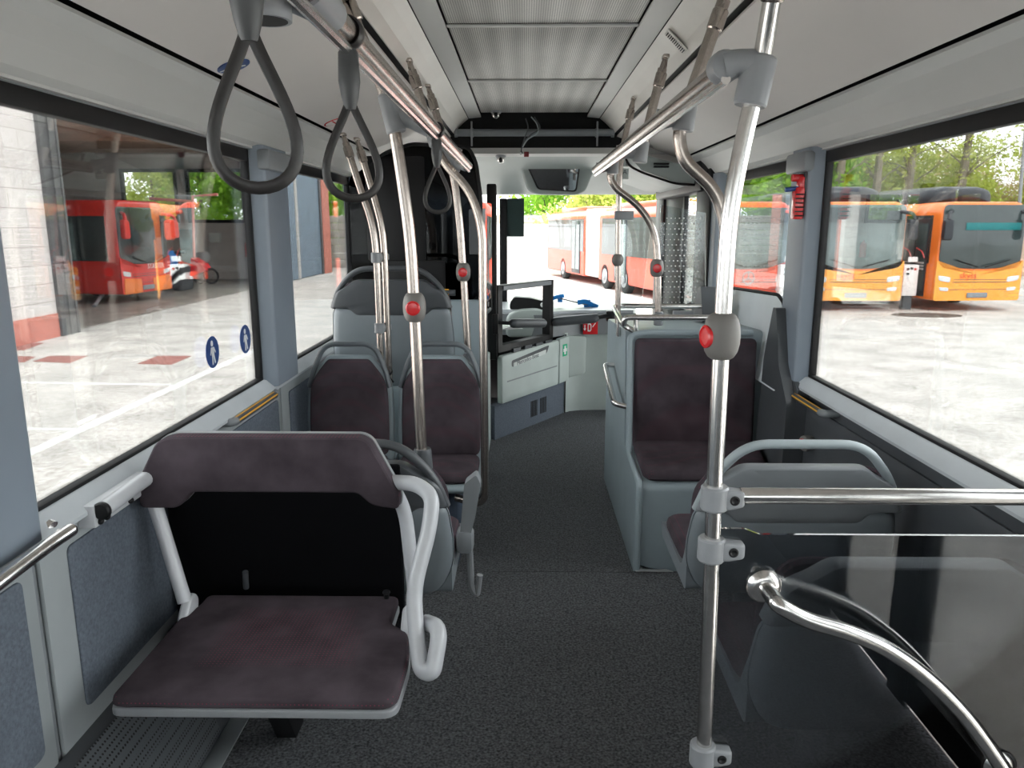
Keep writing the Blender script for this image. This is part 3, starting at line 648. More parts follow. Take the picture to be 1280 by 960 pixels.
obj('flange', MB().lathe(g0+Vector((0, .003, 0)), (0, -1, 0), [(0, .034), (.004, .036), (.012, .030), (.016, .02)], 28), 'steel_bright', gr_)
obj('flange', MB().lathe(at(1250, 958, P6Y)+Vector((0, .003, 0)), (0, -1, 0), [(0, .034), (.004, .036), (.012, .030), (.016, .02)], 28), 'steel_bright', gr_)
# camera-side joint on the left rail with open socket
jc = at(332, 26, .97)
jt = thing('rail_joint', (RLX, .98, RZ), 'grey cast rail joint with an empty dark pole socket, top left', 'clamp')
obj('arm', arm(MB(), (RLX-.005, 1.02, RZ+.0), (jc.x, .97, jc.z+.04)).tube([(RLX, .98, RZ), (RLX, 1.10, RZ)], .0225, 16), 'clamp', jt)
obj('socket', MB().lathe(jc, (0, 0, 1), [(0, .028), (.0, .031), (.03, .032), (.09, .030)], 20), 'clamp', jt)
obj('opening', MB().lathe(jc-Vector((0, 0, .0005)), (0, 0, 1), [(0, .026), (.004, .026)], 20), 'dark_opening', jt)
M_['strap_hub'] = mat('strap_hub_grey', (.055, .057, .06), .45, 0, .1, 20)
# hanging straps
def strap(y, h, w, label, drop=.05):
    t = thing('hanging_strap', (RLX, y, RZ), label, 'hanging strap', 'hanging grab straps on the left overhead rail')
    obj('band', MB().tube([Vector((RLX+.021*math.cos(a), y, RZ+.021*math.sin(a))) for a in [2*math.pi*k/20 for k in range(20)]], .005, 8, closed=True, flat=(2.6, .8)), 'strap', t)
    obj('hub', MB().lathe((RLX, y, RZ-.018), (0, 0, -1), [(0, .008), (.01, .015), (.05, .0165), (.072, .013), (.09, .008)], 16), 'strap_hub', t)
    P = []; z0 = RZ-.018-.07
    for k in range(41):
        s_ = k/40*2-1; a = s_*math.pi
        # teardrop from the hub down and back
        u = .5*w*math.sin(a*1.0)*(math.sin(abs(a)/2)**.0)
        P.append(a)
    pts = []
    n_ = 44
    for k in range(n_+1):
        t_ = k/n_; a = 2*math.pi*t_
        zz = z0-(1-math.cos(a))/2*h
        xx = -.5*w*math.sin(a)*(math.sin(a/2)**1.9)/.56
        pts.append(Vector((RLX+xx*.94, y+xx*.34, zz)))
    obj('loop', MB().tube(pts, .0050, 10, flat=(.75, 1.3)), 'strap', t)
    return t
strap(.77, .155, .066, 'large black rubber strap loop hanging nearest the camera, top left')
strap(1.20, .150, .068, 'black rubber strap loop in the middle of the left overhead rail')
strap(2.36, .150, .066, 'small-looking black strap loop farthest along the left overhead rail')

# ---------------------------------------------------------------- wall handles
def wall_handle(x, y0, y1, z, s, label):
    t = thing('wall_grab_bar', (x, y0, z), label, 'handle')
    obj('mount', MB().tube(fillet([(x+s*.0, y0, z), (x+s*.05, y0+.01, z-.005), (x+s*.055, y0+.05, z-.008)], .03), .016, 12), 'grey', t)
    obj('mount', MB().tube(fillet([(x+s*.0, y1, z), (x+s*.05, y1-.01, z-.005), (x+s*.055, y1-.05, z-.008)], .03), .016, 12), 'grey', t)
    obj('grip', MB().tube([(x+s*.055, y0+.04, z-.008), (x+s*.055, y1-.04, z-.008)], .014, 14), 'grey_dark', t)
    for k in (-.4, .5): obj('stripe', MB().tube([(x+s*(.055+.0125*math.cos(k*1.6+.9)), y0+.05, z-.008+.0125*math.sin(k*1.6+.9)), (x+s*(.055+.0125*math.cos(k*1.6+.9)), y1-.05, z-.008+.0125*math.sin(k*1.6+.9))], .0036, 8), 'yellow', t)
wall_handle(XL, 2.70, 3.25, .862, 1, 'grey wall handle with orange stripes under the left window')
wall_handle(XR, 2.98, 3.40, .835, -1, 'grey wall handle with orange stripes under the right window')
t = thing('wall_grab_bar', (XL, 1.4, .83), 'shiny steel grab bar fixed to the wall at the far left edge', 'handle')
obj('bar', MB().tube(smooth([at(-60, 775, 1.26), at(0, 727, 1.38), at(60, 682, 1.53), at(88, 663, 1.60)], 6), .0155, 16).sphere(at(88, 663, 1.60), .0155), 'steel_bright', t)
q_ = at(66, 668, 1.66); q_.x = XL+.02
obj('flange', MB().lathe(q_, (1, 0, 0), [(0, .034), (.004, .036), (.014, .030), (.02, .014), (.045, .012)], 24), 'steel_bright', t)
# stop button on the right wall
t = thing('wall_stop_button', (XR, 3.2, .65), 'small grey housing with a red stop button on the dark right wall', 'button')
h_ = obj('button_housing', MB().lathe((XR-.01, 3.2, .65), (-1, -.3, 0), [(0, .03), (.03, .036), (.045, .034), (.05, .026)], 20), mat_btn, t)
obj('stop_button', MB().lathe((XR-.058, 3.186, .65), (-1, -.3, 0), [(0, .022), (.006, .022), (.009, .014), (.01, 0)], 18), 'red', h_)
# emergency hammer holder
t = thing('emergency_hammer', (XR-.06, 3.42, 1.72), 'red emergency hammer in its holder on the right window pillar', 'hammer')
c = at(997, 215, 3.42)
obj('holder', MB().box((c.x-.012, 3.38, 1.60), (c.x+.025, 3.44, 1.735), .006), 'red', t)
hh = obj('head', MB().tube([(c.x-.025, 3.41, 1.775), (c.x+.045, 3.41, 1.775)], .016, 12).box((c.x+.0, 3.385, 1.72), (c.x+.025, 3.43, 1.78), .006), 'red', t)
obj('backplate', MB().box((c.x+.02, 3.38, 1.71), (c.x+.045, 3.46, 1.80), .01), 'grey_dark', t)
obj('seal_tab', MB().tube([(c.x-.055, 3.40, 1.725), (c.x+.0, 3.40, 1.73)], .010, 10), 'blue', t)
for k in range(6): obj('rib', MB().box((c.x-.014, 3.376, 1.612+k*.018), (c.x+.022, 3.381, 1.618+k*.018)), 'dark_opening', t)

# ---------------------------------------------------------------- stickers
def ped_sticker(y, z, label):
    t = thing('window_sticker', (XL, y, z-.06), label, 'sticker')
    F = lambda u, v, w: Vector((XL+.002+w, y+u, z+v))
    circ = [(.058*math.cos(a), .058*math.sin(a)) for a in [2*math.pi*k/32 for k in range(32)]]
    obj('disc', MB().prism(circ, -.001, .001, F), 'blue', t)
    m = MB().prism([(.010*math.cos(a)-.004, .032+.011*math.sin(a)) for a in [2*math.pi*k/14 for k in range(14)]], .001, .002, F)
    for o in ([(-.014, .018), (.012, .018), (.010, -.012), (-.010, -.012)], [(-.014, .018), (-.024, -.008), (-.019, -.010), (-.008, .012)], [(.012, .018), (.026, -.002), (.022, -.006), (.006, .012)],
              [(-.010, -.010), (.000, -.010), (-.002, -.046), (-.010, -.046)], [(.000, -.010), (.010, -.010), (.020, -.040), (.012, -.044)]):
        m.prism(o, .001, .002, F)
    obj('walking_figure', m, 'white', t)
ped_sticker(2.715, 1.122, 'lower-left round blue pedestrian sticker on the left window')
ped_sticker(3.047, 1.121, 'round blue pedestrian sticker nearer the pillar on the left window')
def ceil_pt(px, py):
    """point on the left sloping ceiling panel seen at this pixel"""
    p1_ = Vector((CX-.57, 0, 2.18)); d = at(px, py, 1)-Vector((0, 0, EYE)); nrm = Vector((2.18-2.025, 0, (1.01-.57)))*1.0
    nrm = Vector((-(2.18-2.025), 0, (1.01-.57))).normalized()
    k = (p1_-Vector((0, 0, EYE))).dot(nrm)/d.dot(nrm); return Vector((0, 0, EYE))+d*k
for (px, py, r, cm, lb) in ((292, 82, .05, 'blue', 'round blue sign with white lines on the left ceiling panel'), (418, 152, .05, 'red', 'round red-rimmed sign on the left ceiling panel')):
    c = ceil_pt(px, py); t = thing('ceiling_sticker', c, lb, 'sticker')
    F = lambda u, v, w: Vector((c.x+u*.943, c.y+v, c.z+u*.332-w))
    circ = lambda r: [(r*math.cos(a), r*math.sin(a)) for a in [2*math.pi*k/32 for k in range(32)]]
    obj('disc', MB().prism(circ(r), .0, .003, F), cm, t)
    if cm == 'red': obj('centre', MB().prism(circ(r*.86), .003, .004, F), 'ceil', t); obj('bar', MB().prism([(-.003, -.04), (.003, -.04), (.003, .04), (-.003, .04)], .004, .005, F), 'red', t)
    else:
        m = MB()
        for o in ([(-.045, -.003), (-.005, -.003), (-.005, .003), (-.045, .003)], [(-.005, -.003), (.03, .025), (.026, .030), (-.008, .003)], [(-.005, .003), (.03, -.025), (.026, -.030), (-.008, -.003)]): m.prism(o, .003, .004, F)
        obj('white_lines', m, 'white', t)
# slotted speaker vent in the right sloping channel
t = thing('speaker_vent', (CX+.49, 3.2, 2.25), 'slotted speaker vent in the cream channel panel on the right of the roof', 'vent')
a0 = Vector((CX+.455, 0, 2.283)); b0 = Vector((CX+.535, 0, 2.205)); dd = (b0-a0); nn = Vector((-dd.z, 0, dd.x)).normalized()*-1
nn = Vector((-.69, 0, -.72))
obj('plate', MB().box((-.05, -.035, 0), (.05, .035, .005), .002, M=Matrix.Translation((CX+.492, 3.02, 2.238)) @ Matrix.Rotation(R(44), 4, 'Y')), 'chan', t)
for k in range(11): obj('slot', MB().box((-.043+k*.0085, -.018, -.004), (-.039+k*.0085, .018, .0002), M=Matrix.Translation((CX+.492, 3.02, 2.238)) @ Matrix.Rotation(R(44), 4, 'Y')), 'dark_opening', t)
# ================================================================ DRIVER AREA AND FRONT
# tall dark glass partition behind the driver
dp = thing('driver_partition', (-.7, 4.9, 0), 'tall dark tinted glass partition behind the driver, left front', 'partition')
PY = 4.9
ol = rnd([(-1.10, 1.10), (-.285, 1.10), (-.272, 1.75), (-.30, 1.96), (-.345, 2.05), (-.70, 2.07), (-.86, 2.02), (-.99, 1.93), (-1.10, 1.87)], .04)
obj('pane', MB().prism(ol, PY, PY+.012, lambda u, v, w: Vector((u, w, v))), 'tint', dp)
obj('frame', MB().tube(fillet([(-.285, PY, 1.0), (-.272, PY, 1.75), (-.30, PY, 1.96), (-.345, PY, 2.05), (-.70, PY, 2.07), (-.86, PY, 2.02), (-.99, PY, 1.93)], .04), .012, 10).box((-1.0, PY-.01, 1.35), (-.62, PY+.03, 2.0), .02).box((-.97, PY-.012, 1.08), (-.5, PY+.03, 1.36), .02), 'rubber', dp)
obj('lower_panel', MB().box((-1.12, PY-.02, 0), (-.27, PY+.03, 1.11), .03), 'shell_light', dp)
obj('side_glass', MB().prism([(-.270, 4.9), (-.235, 5.1), (-.215, 5.45), (-.222, 5.45), (-.243, 5.1), (-.278, 4.9)], 1.0, 1.72, lambda u, v, w: Vector((u, v, w))), 'clear2', dp)
obj('post', MB().box((-.262, 5.44, .62), (-.195, 5.53, 1.86), .01), 'black', dp)
obj('grip', MB().tube([at(545, 366, 4.86), at(569, 366, 4.86)], .02, 12), 'grey_dark', dp)
obj('grip_stripe', MB().tube([at(545, 362, 4.84), at(561, 362, 4.84)], .004, 8).tube([at(545, 368, 4.84), at(561, 368, 4.84)], .004, 8), 'yellow', dp)
# aisle-side cabin wall between partition and cabin door
obj('cabin_side', MB().box((-.30, 4.9, 0), (-.245, 5.5, .68), .01), 'green_grey', dp)
# driver's seat
ds = thing('driver_seat', (-.62, 5.75, 0), 'black driver seat seen dimly through the tinted partition', 'seat')
obj('backrest', MB().pillow(rnd([(-.80, .75), (-.40, .75), (-.40, 1.20), (-.47, 1.36), (-.50, 1.50), (-.70, 1.50), (-.73, 1.36), (-.80, 1.2)], .05, 5), .10, lambda u, v, w: Vector((u, 5.75+w, v)), .04, .01), 'rubber', ds)
obj('seat_cushion', MB().box((-.82, 5.8, .66), (-.38, 6.25, .78), .04), 'rubber', ds)
obj('column', MB().box((-.72, 5.85, 0), (-.48, 6.15, .67), .03), 'rubber', ds)
# cabin door and dash lining along an angled line
A = Vector((-.215, 5.50, 0)); B = Vector((.345, 6.36, 0)); D_ = (B-A).normalized(); N_ = Vector((D_.y, -D_.x, 0)); L_ = (B-A).length
FC = lambda u, v, w: A+D_*u+N_*w+Vector((0, 0, v))
cdoor = thing('cabin_door', A, 'grey-green driver cabin door panel with an inset handle pocket and small name plate', 'door panel')
obj('plinth', MB().prism([(0, 0), (L_, 0), (L_+.02, .28), (0, .26)], -.06, 0, FC), 'wallcloth', cdoor)
for k0 in (.52, .63):
    for k in range(6): obj('vent_slot', MB().box((k0+k*.012, .07, 0), (k0+k*.012+.006, .20, .003)), 'dark_opening', cdoor) if False else None
m = MB()
for k0 in (.50, .64):
    for k in range(6): m.prism([(k0+k*.017, .07), (k0+k*.017+.008, .07), (k0+k*.017+.008, .20), (k0+k*.017, .20)], 0, .003, FC)
obj('vent_slots', m, 'dark_opening', cdoor)
obj('panel', MB().pillow(rnd([(.03, .275, .02), (L_-.17, .285, .02), (L_-.16, .655, .03), (.03, .635, .03)], .02), .045, FC, .012, .0), 'green_grey', cdoor)
obj('crease', MB().prism(rnd([(.10, .43), (L_-.2, .44), (L_-.2, .45), (.10, .44)], .003), .044, .047, FC), 'grey', cdoor)
obj('pocket', MB().prism(rnd([(.16, .535), (.66, .575), (.70, .635), (.16, .585)], .02), .044, .047, FC), 'grey_dark', cdoor)
obj('name_plate', MB().prism(rnd([(.18, .535), (.64, .572), (.65, .605), (.18, .565)], .01), .047, .050, FC), 'pale', cdoor)
rot = Matrix((D_*1.0+Vector((0, 0, .0)), Vector((0, 0, 1)), N_)).transposed()
ro2 = rot @ Matrix.Rotation(R(4.3), 3, 'Z')
text('name_text', 'Mercedes-Benz', .050, FC(.38, .567, .051), ro2, 'grey', cdoor)
fa = thing('first_aid_locker', FC(L_-.08, 0, 0), 'narrow grey-green locker with a green and white first aid cross', 'locker')
obj('door', MB().pillow(rnd([(L_-.155, .285, .01), (L_+.0, .29, .01), (L_+.0, .67, .015), (L_-.155, .66, .015)], .01), .045, FC, .01), 'green_grey', fa)
cx_, cz_ = L_-.075, .56
sg = obj('sign', MB().prism([(cx_-.035, cz_-.05), (cx_+.035, cz_-.05), (cx_+.035, cz_+.05), (cx_-.035, cz_+.05)], .046, .048, FC), 'green', fa)
obj('cross', MB().prism([(cx_-.012, cz_-.036), (cx_+.012, cz_-.036), (cx_+.012, cz_+.036), (cx_-.012, cz_+.036)], .048, .049, FC).prism([(cx_-.028, cz_-.013), (cx_+.028, cz_-.013), (cx_+.028, cz_+.013), (cx_-.028, cz_+.013)], .048, .0492, FC), 'white', sg)
# right part of the dash lining, curved to the door
dl_ = thing('dash_lining', (.5, 6.45, 0), 'curved grey-green dash lining with a slim hatch, beside the first aid locker', 'lining')
cur = [(.345, 6.36), (.40, 6.42), (.50, 6.46), (.62, 6.47), (.95, 6.47), (.95, 6.55), (.35, 6.55)]
obj('panel', MB().prism(cur, 0, .69, lambda u, v, w: Vector((u, v, w))), 'green_grey', dl_)
obj('hatch', MB().pillow(rnd([(.365, .30, .02), (.53, .33, .03), (.53, .655, .03), (.365, .665, .02)], .02), .03, lambda u, v, w: Vector((u, 6.41+(u-.36)*.25-w, v)), .01), 'green_grey', dl_)
obj('seam', MB().box((.350, 6.355, .0), (.358, 6.37, .68)), 'dark_opening', dl_)
# dashboard body
db = thing('dashboard', (.1, 6.7, .6), 'grey dashboard with a pale top below the windscreen', 'dashboard')
obj('fascia', MB().prism(rnd([(.02, 5.75), (.36, 6.33), (.50, 6.41), (.95, 6.42), (1.0, 7.2), (-1.1, 7.2), (-1.1, 6.4), (-.3, 6.3)], .02), .66, .845, lambda u, v, w: Vector((u, v, w))) if False else
    MB().prism([(.225, 6.24), (.36, 6.385), (.50, 6.425), (.95, 6.44), (1.05, 7.2), (-1.1, 7.2), (-1.1, 6.5), (-.2, 6.4)], .67, .85, lambda u, v, w: Vector((u, v, w))), 'grey', db)
obj('top_shelf', MB().prism([(.20, 6.30), (.36, 6.41), (.50, 6.44), (.93, 6.46), (1.0, 7.25), (-1.1, 7.25), (-1.1, 6.6), (-.2, 6.5)], .851, .875, lambda u, v, w: Vector((u, v, w))), 'sill', db)
obj('instrument_hood', MB().pillow(rnd([(-.15, .66), (.24, .66), (.245, .83), (.12, .90), (-.05, .89), (-.15, .84)], .05, 5), .12, lambda u, v, w: Vector((u, 6.42-w, v)), .03, .01), 'green_grey', db)
sgx = obj('danger_sign', MB().box((.50, 6.395, .675), (.625, 6.403, .80), .002), 'red', db)
F = lambda u, v, w: Vector((.557+u, 6.394-w, .735+v))
obj('pictogram', MB().prism([(-.045, .02), (-.038, .02), (-.038, -.01), (-.030, -.01), (-.042, -.03), (-.054, -.01), (-.045, -.01)], 0, .001, F)
    .prism([(-.018, -.035), (.006, -.035), (.014, -.02), (.014, .02), (.004, .035), (-.018, .035)], 0, .001, F).prism([(.02, .005), (.045, .04), (.05, .036), (.025, 0)], 0, .001, F), 'white', sgx)
obj('pictogram_detail', MB().prism([(-.010, -.024), (.002, -.024), (.006, -.014), (.006, .014), (0, .024), (-.010, .024)], .001, .002, F), 'red', sgx)
# cash counter frame
cf = thing('counter_frame', FC(.1, .66, 0), 'black metal frame with an open window standing on the cabin door', 'frame')
def fr(o, w0, w1): return MB().prism(o, w0, w1, FC)
m = merge(fr([(.02, .66), (.80, .66), (.80, .71), (.02, .71)], -.05, .02), fr([(.02, 1.11), (.80, 1.11), (.80, 1.15), (.02, 1.15)], -.05, .02),
          fr([(.02, .66), (.075, .66), (.075, 1.15), (.02, 1.15)], -.05, .02), fr([(.745, .66), (.80, .66), (.80, 1.15), (.745, 1.15)], -.05, .02))
obj('frame', m, 'black', cf)
obj('counter_edge', merge(*[fr([(k, .635), (k+.10, .635), (k+.10, .67), (k, .67)], .0, .035) for k in (.20, .36, .52, .66)]), 'grey_dark', cf)
obj('upper_cover', fr([(.08, 1.115), (.75, 1.115), (.75, 1.145), (.08, 1.145)], .02, .03), 'grey', cf)
# paper sheets, device and drape on the counter
pp = thing('paper_stack', FC(.2, .71, -.1), 'loose white papers on the driver counter', 'papers')
for k in range(4): obj('sheet', MB().box((-.11, -.15, 0), (.11, .15, .004), M=Matrix.Translation(FC(.36+k*.02, .80+k*.006, -.17)) @ Matrix.Rotation(R(20+k*9), 4, 'Z')), 'white', pp)
bg_ = thing('plastic_bag', FC(.12, .72, -.12), 'crumpled grey bag on the counter by the black post', 'bag')
bm = bmesh.new(); bmesh.ops.create_icosphere(bm, subdivisions=4, radius=1); random.seed(4)
from mathutils import noise as mn
for v in bm.verts:
    k = 1+.28*mn.noise(v.co*3.1); v.co = FC(.10, .93, -.14)+Vector((v.co.x*.075*k, v.co.y*.07*k, v.co.z*.11*k))
obj('bag', MB().bm(bm), 'grey_light', bg_)
tm = thing('ticket_machine', (.15, 6.6, .9), 'low black device lying on the dashboard', 'device')
obj('body', MB().prism(rnd([(-.12, .93), (-.08, .985), (.06, .975), (.22, .935), (.24, .88), (-.12, .88)], .02), 6.45, 6.6, lambda u, v, w: Vector((u, w, v))), 'black', tm)
obj('dial', MB().sphere((.16, 6.44, .92), .022), 'white', tm)
# turnstile arms (padded)
ta = thing('barrier_arm', at(660, 406, 5.7), 'grey padded barrier arm on the left, mounted to the black post', 'barrier arm')
obj('pad', MB().tube(fillet([at(637, 405, 5.5), at(642, 404, 5.5), at(678, 404, 5.7), at(681, 403.5, 5.72)], .01), [.022]+[.034]*(len(fillet([at(637, 405, 5.5), at(642, 404, 5.5), at(678, 404, 5.7), at(681, 403.5, 5.72)], .01))-2)+[.022], 16), 'grey_dark', ta)
obj('pivot', MB().tube([at(620, 403, 5.45), at(638, 404, 5.48)], .014, 10).box(tuple(at(615, 418, 5.43)), tuple(at(623, 392, 5.47)), .008), 'black', ta)
tb = thing('barrier_arm', at(720, 402, 6.0), 'longer grey padded barrier arm reaching right to the dash post', 'barrier arm')
ps_ = fillet([at(690, 404, 6.15), at(696, 402, 6.15), at(742, 398, 6.15), at(748, 396, 6.15)], .01)
obj('pad', MB().tube(ps_, [.026]+[.038]*(len(ps_)-2)+[.028], 16), 'grey_dark', tb)
obj('pivot', MB().tube([at(746, 397, 6.15), at(762, 394, 6.15)], .018, 10).box(tuple(at(758, 402, 6.15)), tuple(at(768, 388, 6.2)), .01), 'black', tb)
# blue-headed wiping tool on the dashboard
bt = thing('cleaning_tool', at(705, 378, 6.8), 'bright blue plastic-headed tool with a thin rod lying on the dashboard', 'tool')
a = at(700, 373, 6.7); b = at(738, 382, 6.7)
obj('rod', MB().tube([a, b], .006, 8), 'grey', bt)
obj('head', MB().tube(smooth([at(688, 374, 6.7), at(697, 371, 6.7), at(705, 369.5, 6.7)]), .018, 10).box(tuple(at(697, 378, 6.7)), tuple(at(703, 371, 6.73)), .008), 'blue_bright', bt)
obj('head', MB().tube(smooth([at(722, 378, 6.7), at(732, 377, 6.7), at(740, 381, 6.7), at(747, 384, 6.7)]), .022, 10).box(tuple(at(730, 384, 6.7)), tuple(at(738, 374, 6.74)), .008), 'blue_bright', bt)
# sun blind on the windscreen
sv = thing('sun_blind', (.05, 7.2, 1.5), 'dark green roller sun blind drawn down at the left of the windscreen', 'blind')
va = at(634, 248, 7.2); vb = at(655, 296, 7.2)
obj('film', MB().box((va.x, 7.195, vb.z), (vb.x, 7.20, va.z)), mat('blind_green', (.012, .035, .032), .5), sv)
obj('guide', MB().box((va.x-.07, 7.17, .62), (va.x, 7.23, va.z), .01), 'black', sv)
# interior mirror
im = thing('interior_mirror', (.25, 6.15, 1.85), 'wide black-rimmed interior mirror set in the header above the windscreen', 'mirror')
mo = [at(658, 207, 6.2), at(725, 207, 6.2), at(721, 240, 6.2), at(672, 237, 6.2)]
o_ = rnd([(p.x, p.z) for p in mo][::-1], .03, 5)
TL = lambda u, v, w: Vector((u, 6.2-w-(v-1.95)*.25, v))
big = rnd([(-.02, 2.085), (.50, 2.085), (.52, 2.02), (.46, 1.84), (.40, 1.815), (.10, 1.82), (.04, 1.86)], .04)
obj('housing', MB().pillow([( (u-.24)*1.12+.24, (v-1.95)*1.0+1.95) for u, v in big], .09, lambda u, v, w: Vector((u, 6.30-w-(v-1.95)*.25, v)), .03), 'header', im)
obj('rim', MB().pillow(o_, .02, TL, .006), 'black', im)
c_ = (sum(p[0] for p in o_)/len(o_), sum(p[1] for p in o_)/len(o_))
obj('mirror_glass', MB().prism([((u-c_[0])*.93+c_[0], (v-c_[1])*.90+c_[1]) for u, v in o_], .0205, .0215, TL), 'mirror', im)
# signs on the header
sn = thing('header_sign', at(796, 205, 5.55), 'small pale sign lettered LEG on the header lining', 'sign')
c = at(788, 204, 5.52)
obj('plate', MB().box((c.x-.055, 5.52, c.z-.024), (c.x+.045, 5.526, c.z+.024), .002), 'pale', sn)
text('lettering', 'LEG', .045, (c.x+.005, 5.519, c.z), Matrix.Rotation(R(90), 3, 'X'), 'grey_dark', sn)
sn = thing('header_sign', at(790, 217, 5.55), 'small pale sign lettered A below the LEG sign', 'sign')
c = at(778, 217, 5.52)
obj('plate', MB().box((c.x-.045, 5.53, c.z-.036), (c.x+.045, 5.536, c.z+.036), .002), 'pale', sn)
text('lettering', 'A', .045, (c.x+.018, 5.529, c.z+.01), Matrix.Rotation(R(90), 3, 'X'), 'grey_dark', sn)
# dome cameras
for k, (px, py, Y, lb) in enumerate(((620, 143, 5.25, 'small silver dome camera at the front edge of the perforated roof panel'), (626, 199, 5.50, 'small silver dome camera under the pale header beam'))):
    c = at(px, py, Y); t = thing('dome_camera', c, lb, 'camera')
    obj('mount', MB().lathe(c+Vector((0, 0, .035)), (0, 0, -1), [(0, .042), (.008, .045), (.02, .036), (.03, .030)], 20), 'clamp', t)
    obj('dome', MB().sphere(c-Vector((0, .006, 0)), .028), 'steel_bright', t); obj('lens', MB().sphere(c-Vector((0, .026, .004)), .014), 'black', t)
# hatch tube with brackets and dangling cables
ht = thing('hatch_tube', (CX, 5.4, 2.17), 'grey tube across the dark roof hatch on thin brackets', 'tube')
a = at(570, 166, 5.40); b = at(766, 166, 5.40)
obj('tube', MB().tube([(a.x, 5.4, a.z), (b.x, 5.4, a.z)], .024, 16), 'grey', ht)
for px in (570, 590, 746, 766):
    q = at(px, 166, 5.4); obj('bracket', MB().box((q.x-.006, 5.36, q.z-(.09 if px in (590, 746) else .02)), (q.x+.006, 5.37, q.z+.07), .002), 'clamp', ht)
    obj('collar', MB().tube([(q.x-.01, 5.4, q.z), (q.x+.01, 5.4, q.z)], .03, 14), 'grey', ht)
cw = thing('dangling_cable', at(660, 150, 5.33), 'thin cables with a dark red connector hanging from the roof hatch', 'cable')
wires = [[(657, 148), (660, 160), (656, 172), (652, 186), (653, 192)], [(664, 146), (671, 155), (672, 166), (660, 174), (653, 184)], [(668, 146), (675, 160), (664, 168), (655, 178), (651, 190)]]
for w_ in wires: obj('wire', MB().tube(smooth([at(x, y, 5.30) for x, y in w_]), .004, 8), 'grey_light' if w_ is wires[1] else 'grey_dark', cw)
obj('plug', MB().box(tuple(at(655, 196, 5.30)), tuple(at(661, 190, 5.33)), .003), mat('dark_red', (.18, .01, .015), .5), cw); obj('plug', MB().box(tuple(at(650, 194, 5.30)), tuple(at(653, 188, 5.33)), .003), 'white', cw)
# dotted glass wind screen by the front door
dg = thing('dotted_glass_screen', (1.1, 5.05, .8), 'clear glass screen with white dots beside the front door', 'glass screen')
g = glass('dotted_glass', (.80, .83, .83), 1.4)
o1 = at(826, 256, 5.05); o2 = at(882, 266, 5.05); o3 = at(882, 392, 5.05); o4 = at(822, 392, 5.05)
obj('pane', MB().prism([(o4.x, o4.z), (o3.x, o3.z), (o2.x, o2.z), (o1.x, o1.z)], 5.05, 5.056, lambda u, v, w: Vector((u, w, v))), g, dg)
m = MB(); random.seed(2)
for i in range(9):
    for j in range(19):
        sz = .0035+.0035*(i/9)
        x_ = o1.x+.03+i*.027+(.013 if j % 2 else 0); z_ = o3.z+.04+j*.034
        if x_ > o2.x-.02 or z_ > o2.z-.02: continue
        m.prism([(x_+sz*math.cos(a), z_+sz*math.sin(a)) for a in [math.pi*2*k/8 for k in range(8)]], 5.048, 5.05, lambda u, v, w: Vector((u, w, v)))
obj('printed_dots', m, 'white', dg)
# entrance post with hand rail of the dash (front door side)
t = thing('ticket_validator', at(852, 397, 5.1), 'small pale box at the foot of the dotted glass', 'device')
obj('case', MB().box(tuple(at(842, 406, 5.0)), tuple(at(866, 388, 5.06)), .008), 'clamp', t)
# ================================================================ OUTSIDE
GZ = -.75
gm = mat('yard_concrete', (.60, .575, .55), .9, 0, .22, 1.3, .8, 30)
gn = gm.node_tree.nodes; gll = gm.node_tree.links
q1 = gn.new('ShaderNodeTexNoise'); q1.inputs['Scale'].default_value = 14; q1.inputs['Detail'].default_value = 6; q1.inputs['Roughness'].default_value = .7
tcg = gn.new('ShaderNodeTexCoord'); gll.new(tcg.outputs['Object'], q1.inputs['Vector'])
r1 = gn.new('ShaderNodeValToRGB'); r1.color_ramp.elements[0].position = .35; r1.color_ramp.elements[1].position = .6; r1.color_ramp.elements[0].color = (.62, .58, .55, 1); r1.color_ramp.elements[1].color = (1, 1, 1, 1)
gll.new(q1.outputs['Fac'], r1.inputs['Fac'])
bs = gn['Principled BSDF']; s0 = bs.inputs['Base Color'].links[0].from_socket
mg = gn.new('ShaderNodeMix'); mg.data_type = 'RGBA'; mg.blend_type = 'MULTIPLY'; mg.inputs['Factor'].default_value = 1
gll.new(s0, mg.inputs['A']); gll.new(r1.outputs['Color'], mg.inputs['B']); gll.new(mg.outputs['Result'], bs.inputs['Base Color'])
g = MB().add([(-80, -40, GZ), (80, -40, GZ), (80, 110, GZ), (-80, 110, GZ)], [(0, 1, 2, 3)])
tag(obj('yard_ground', g, gm), kind='structure')
def flat(name, pts, m, label, cat, h=.006, group=None, z=GZ):
    return tag(obj(name, MB().prism(pts, 0, h, lambda u, v, w: Vector((u, v, z+w))), m), label, cat, group)
wl_ = mat('worn_white_line', (.72, .72, .70), .8, 0, .15, 6)
def gpt(px, py):
    d = at(px, py, 1)-Vector((0, 0, EYE)); k = (GZ-EYE)/d.z; return (d.x*k, k)
def quadline(p, q, w): 
    a = Vector(p); b = Vector(q); n = (b-a).normalized(); n = Vector((-n.y, n.x))*w/2; return [(a+n)[:], (a-n)[:], (b-n)[:], (b+n)[:]]
flat('parking_line', quadline(gpt(25, 572), gpt(325, 435), .16), wl_, 'long worn white line crossing the yard outside the left window', 'road marking')
flat('parking_line', quadline(gpt(0, 478), gpt(215, 481), .10), wl_, 'thin pale joint line on the yard nearest the white garage pillar', 'road marking')
flat('parking_line', quadline(gpt(18, 536), gpt(95, 537), .08), wl_, 'short thin pale line low at the left edge of the yard', 'road marking')
rm_ = mat('red_cover', (.32, .13, .11), .8, 0, .15, 8)
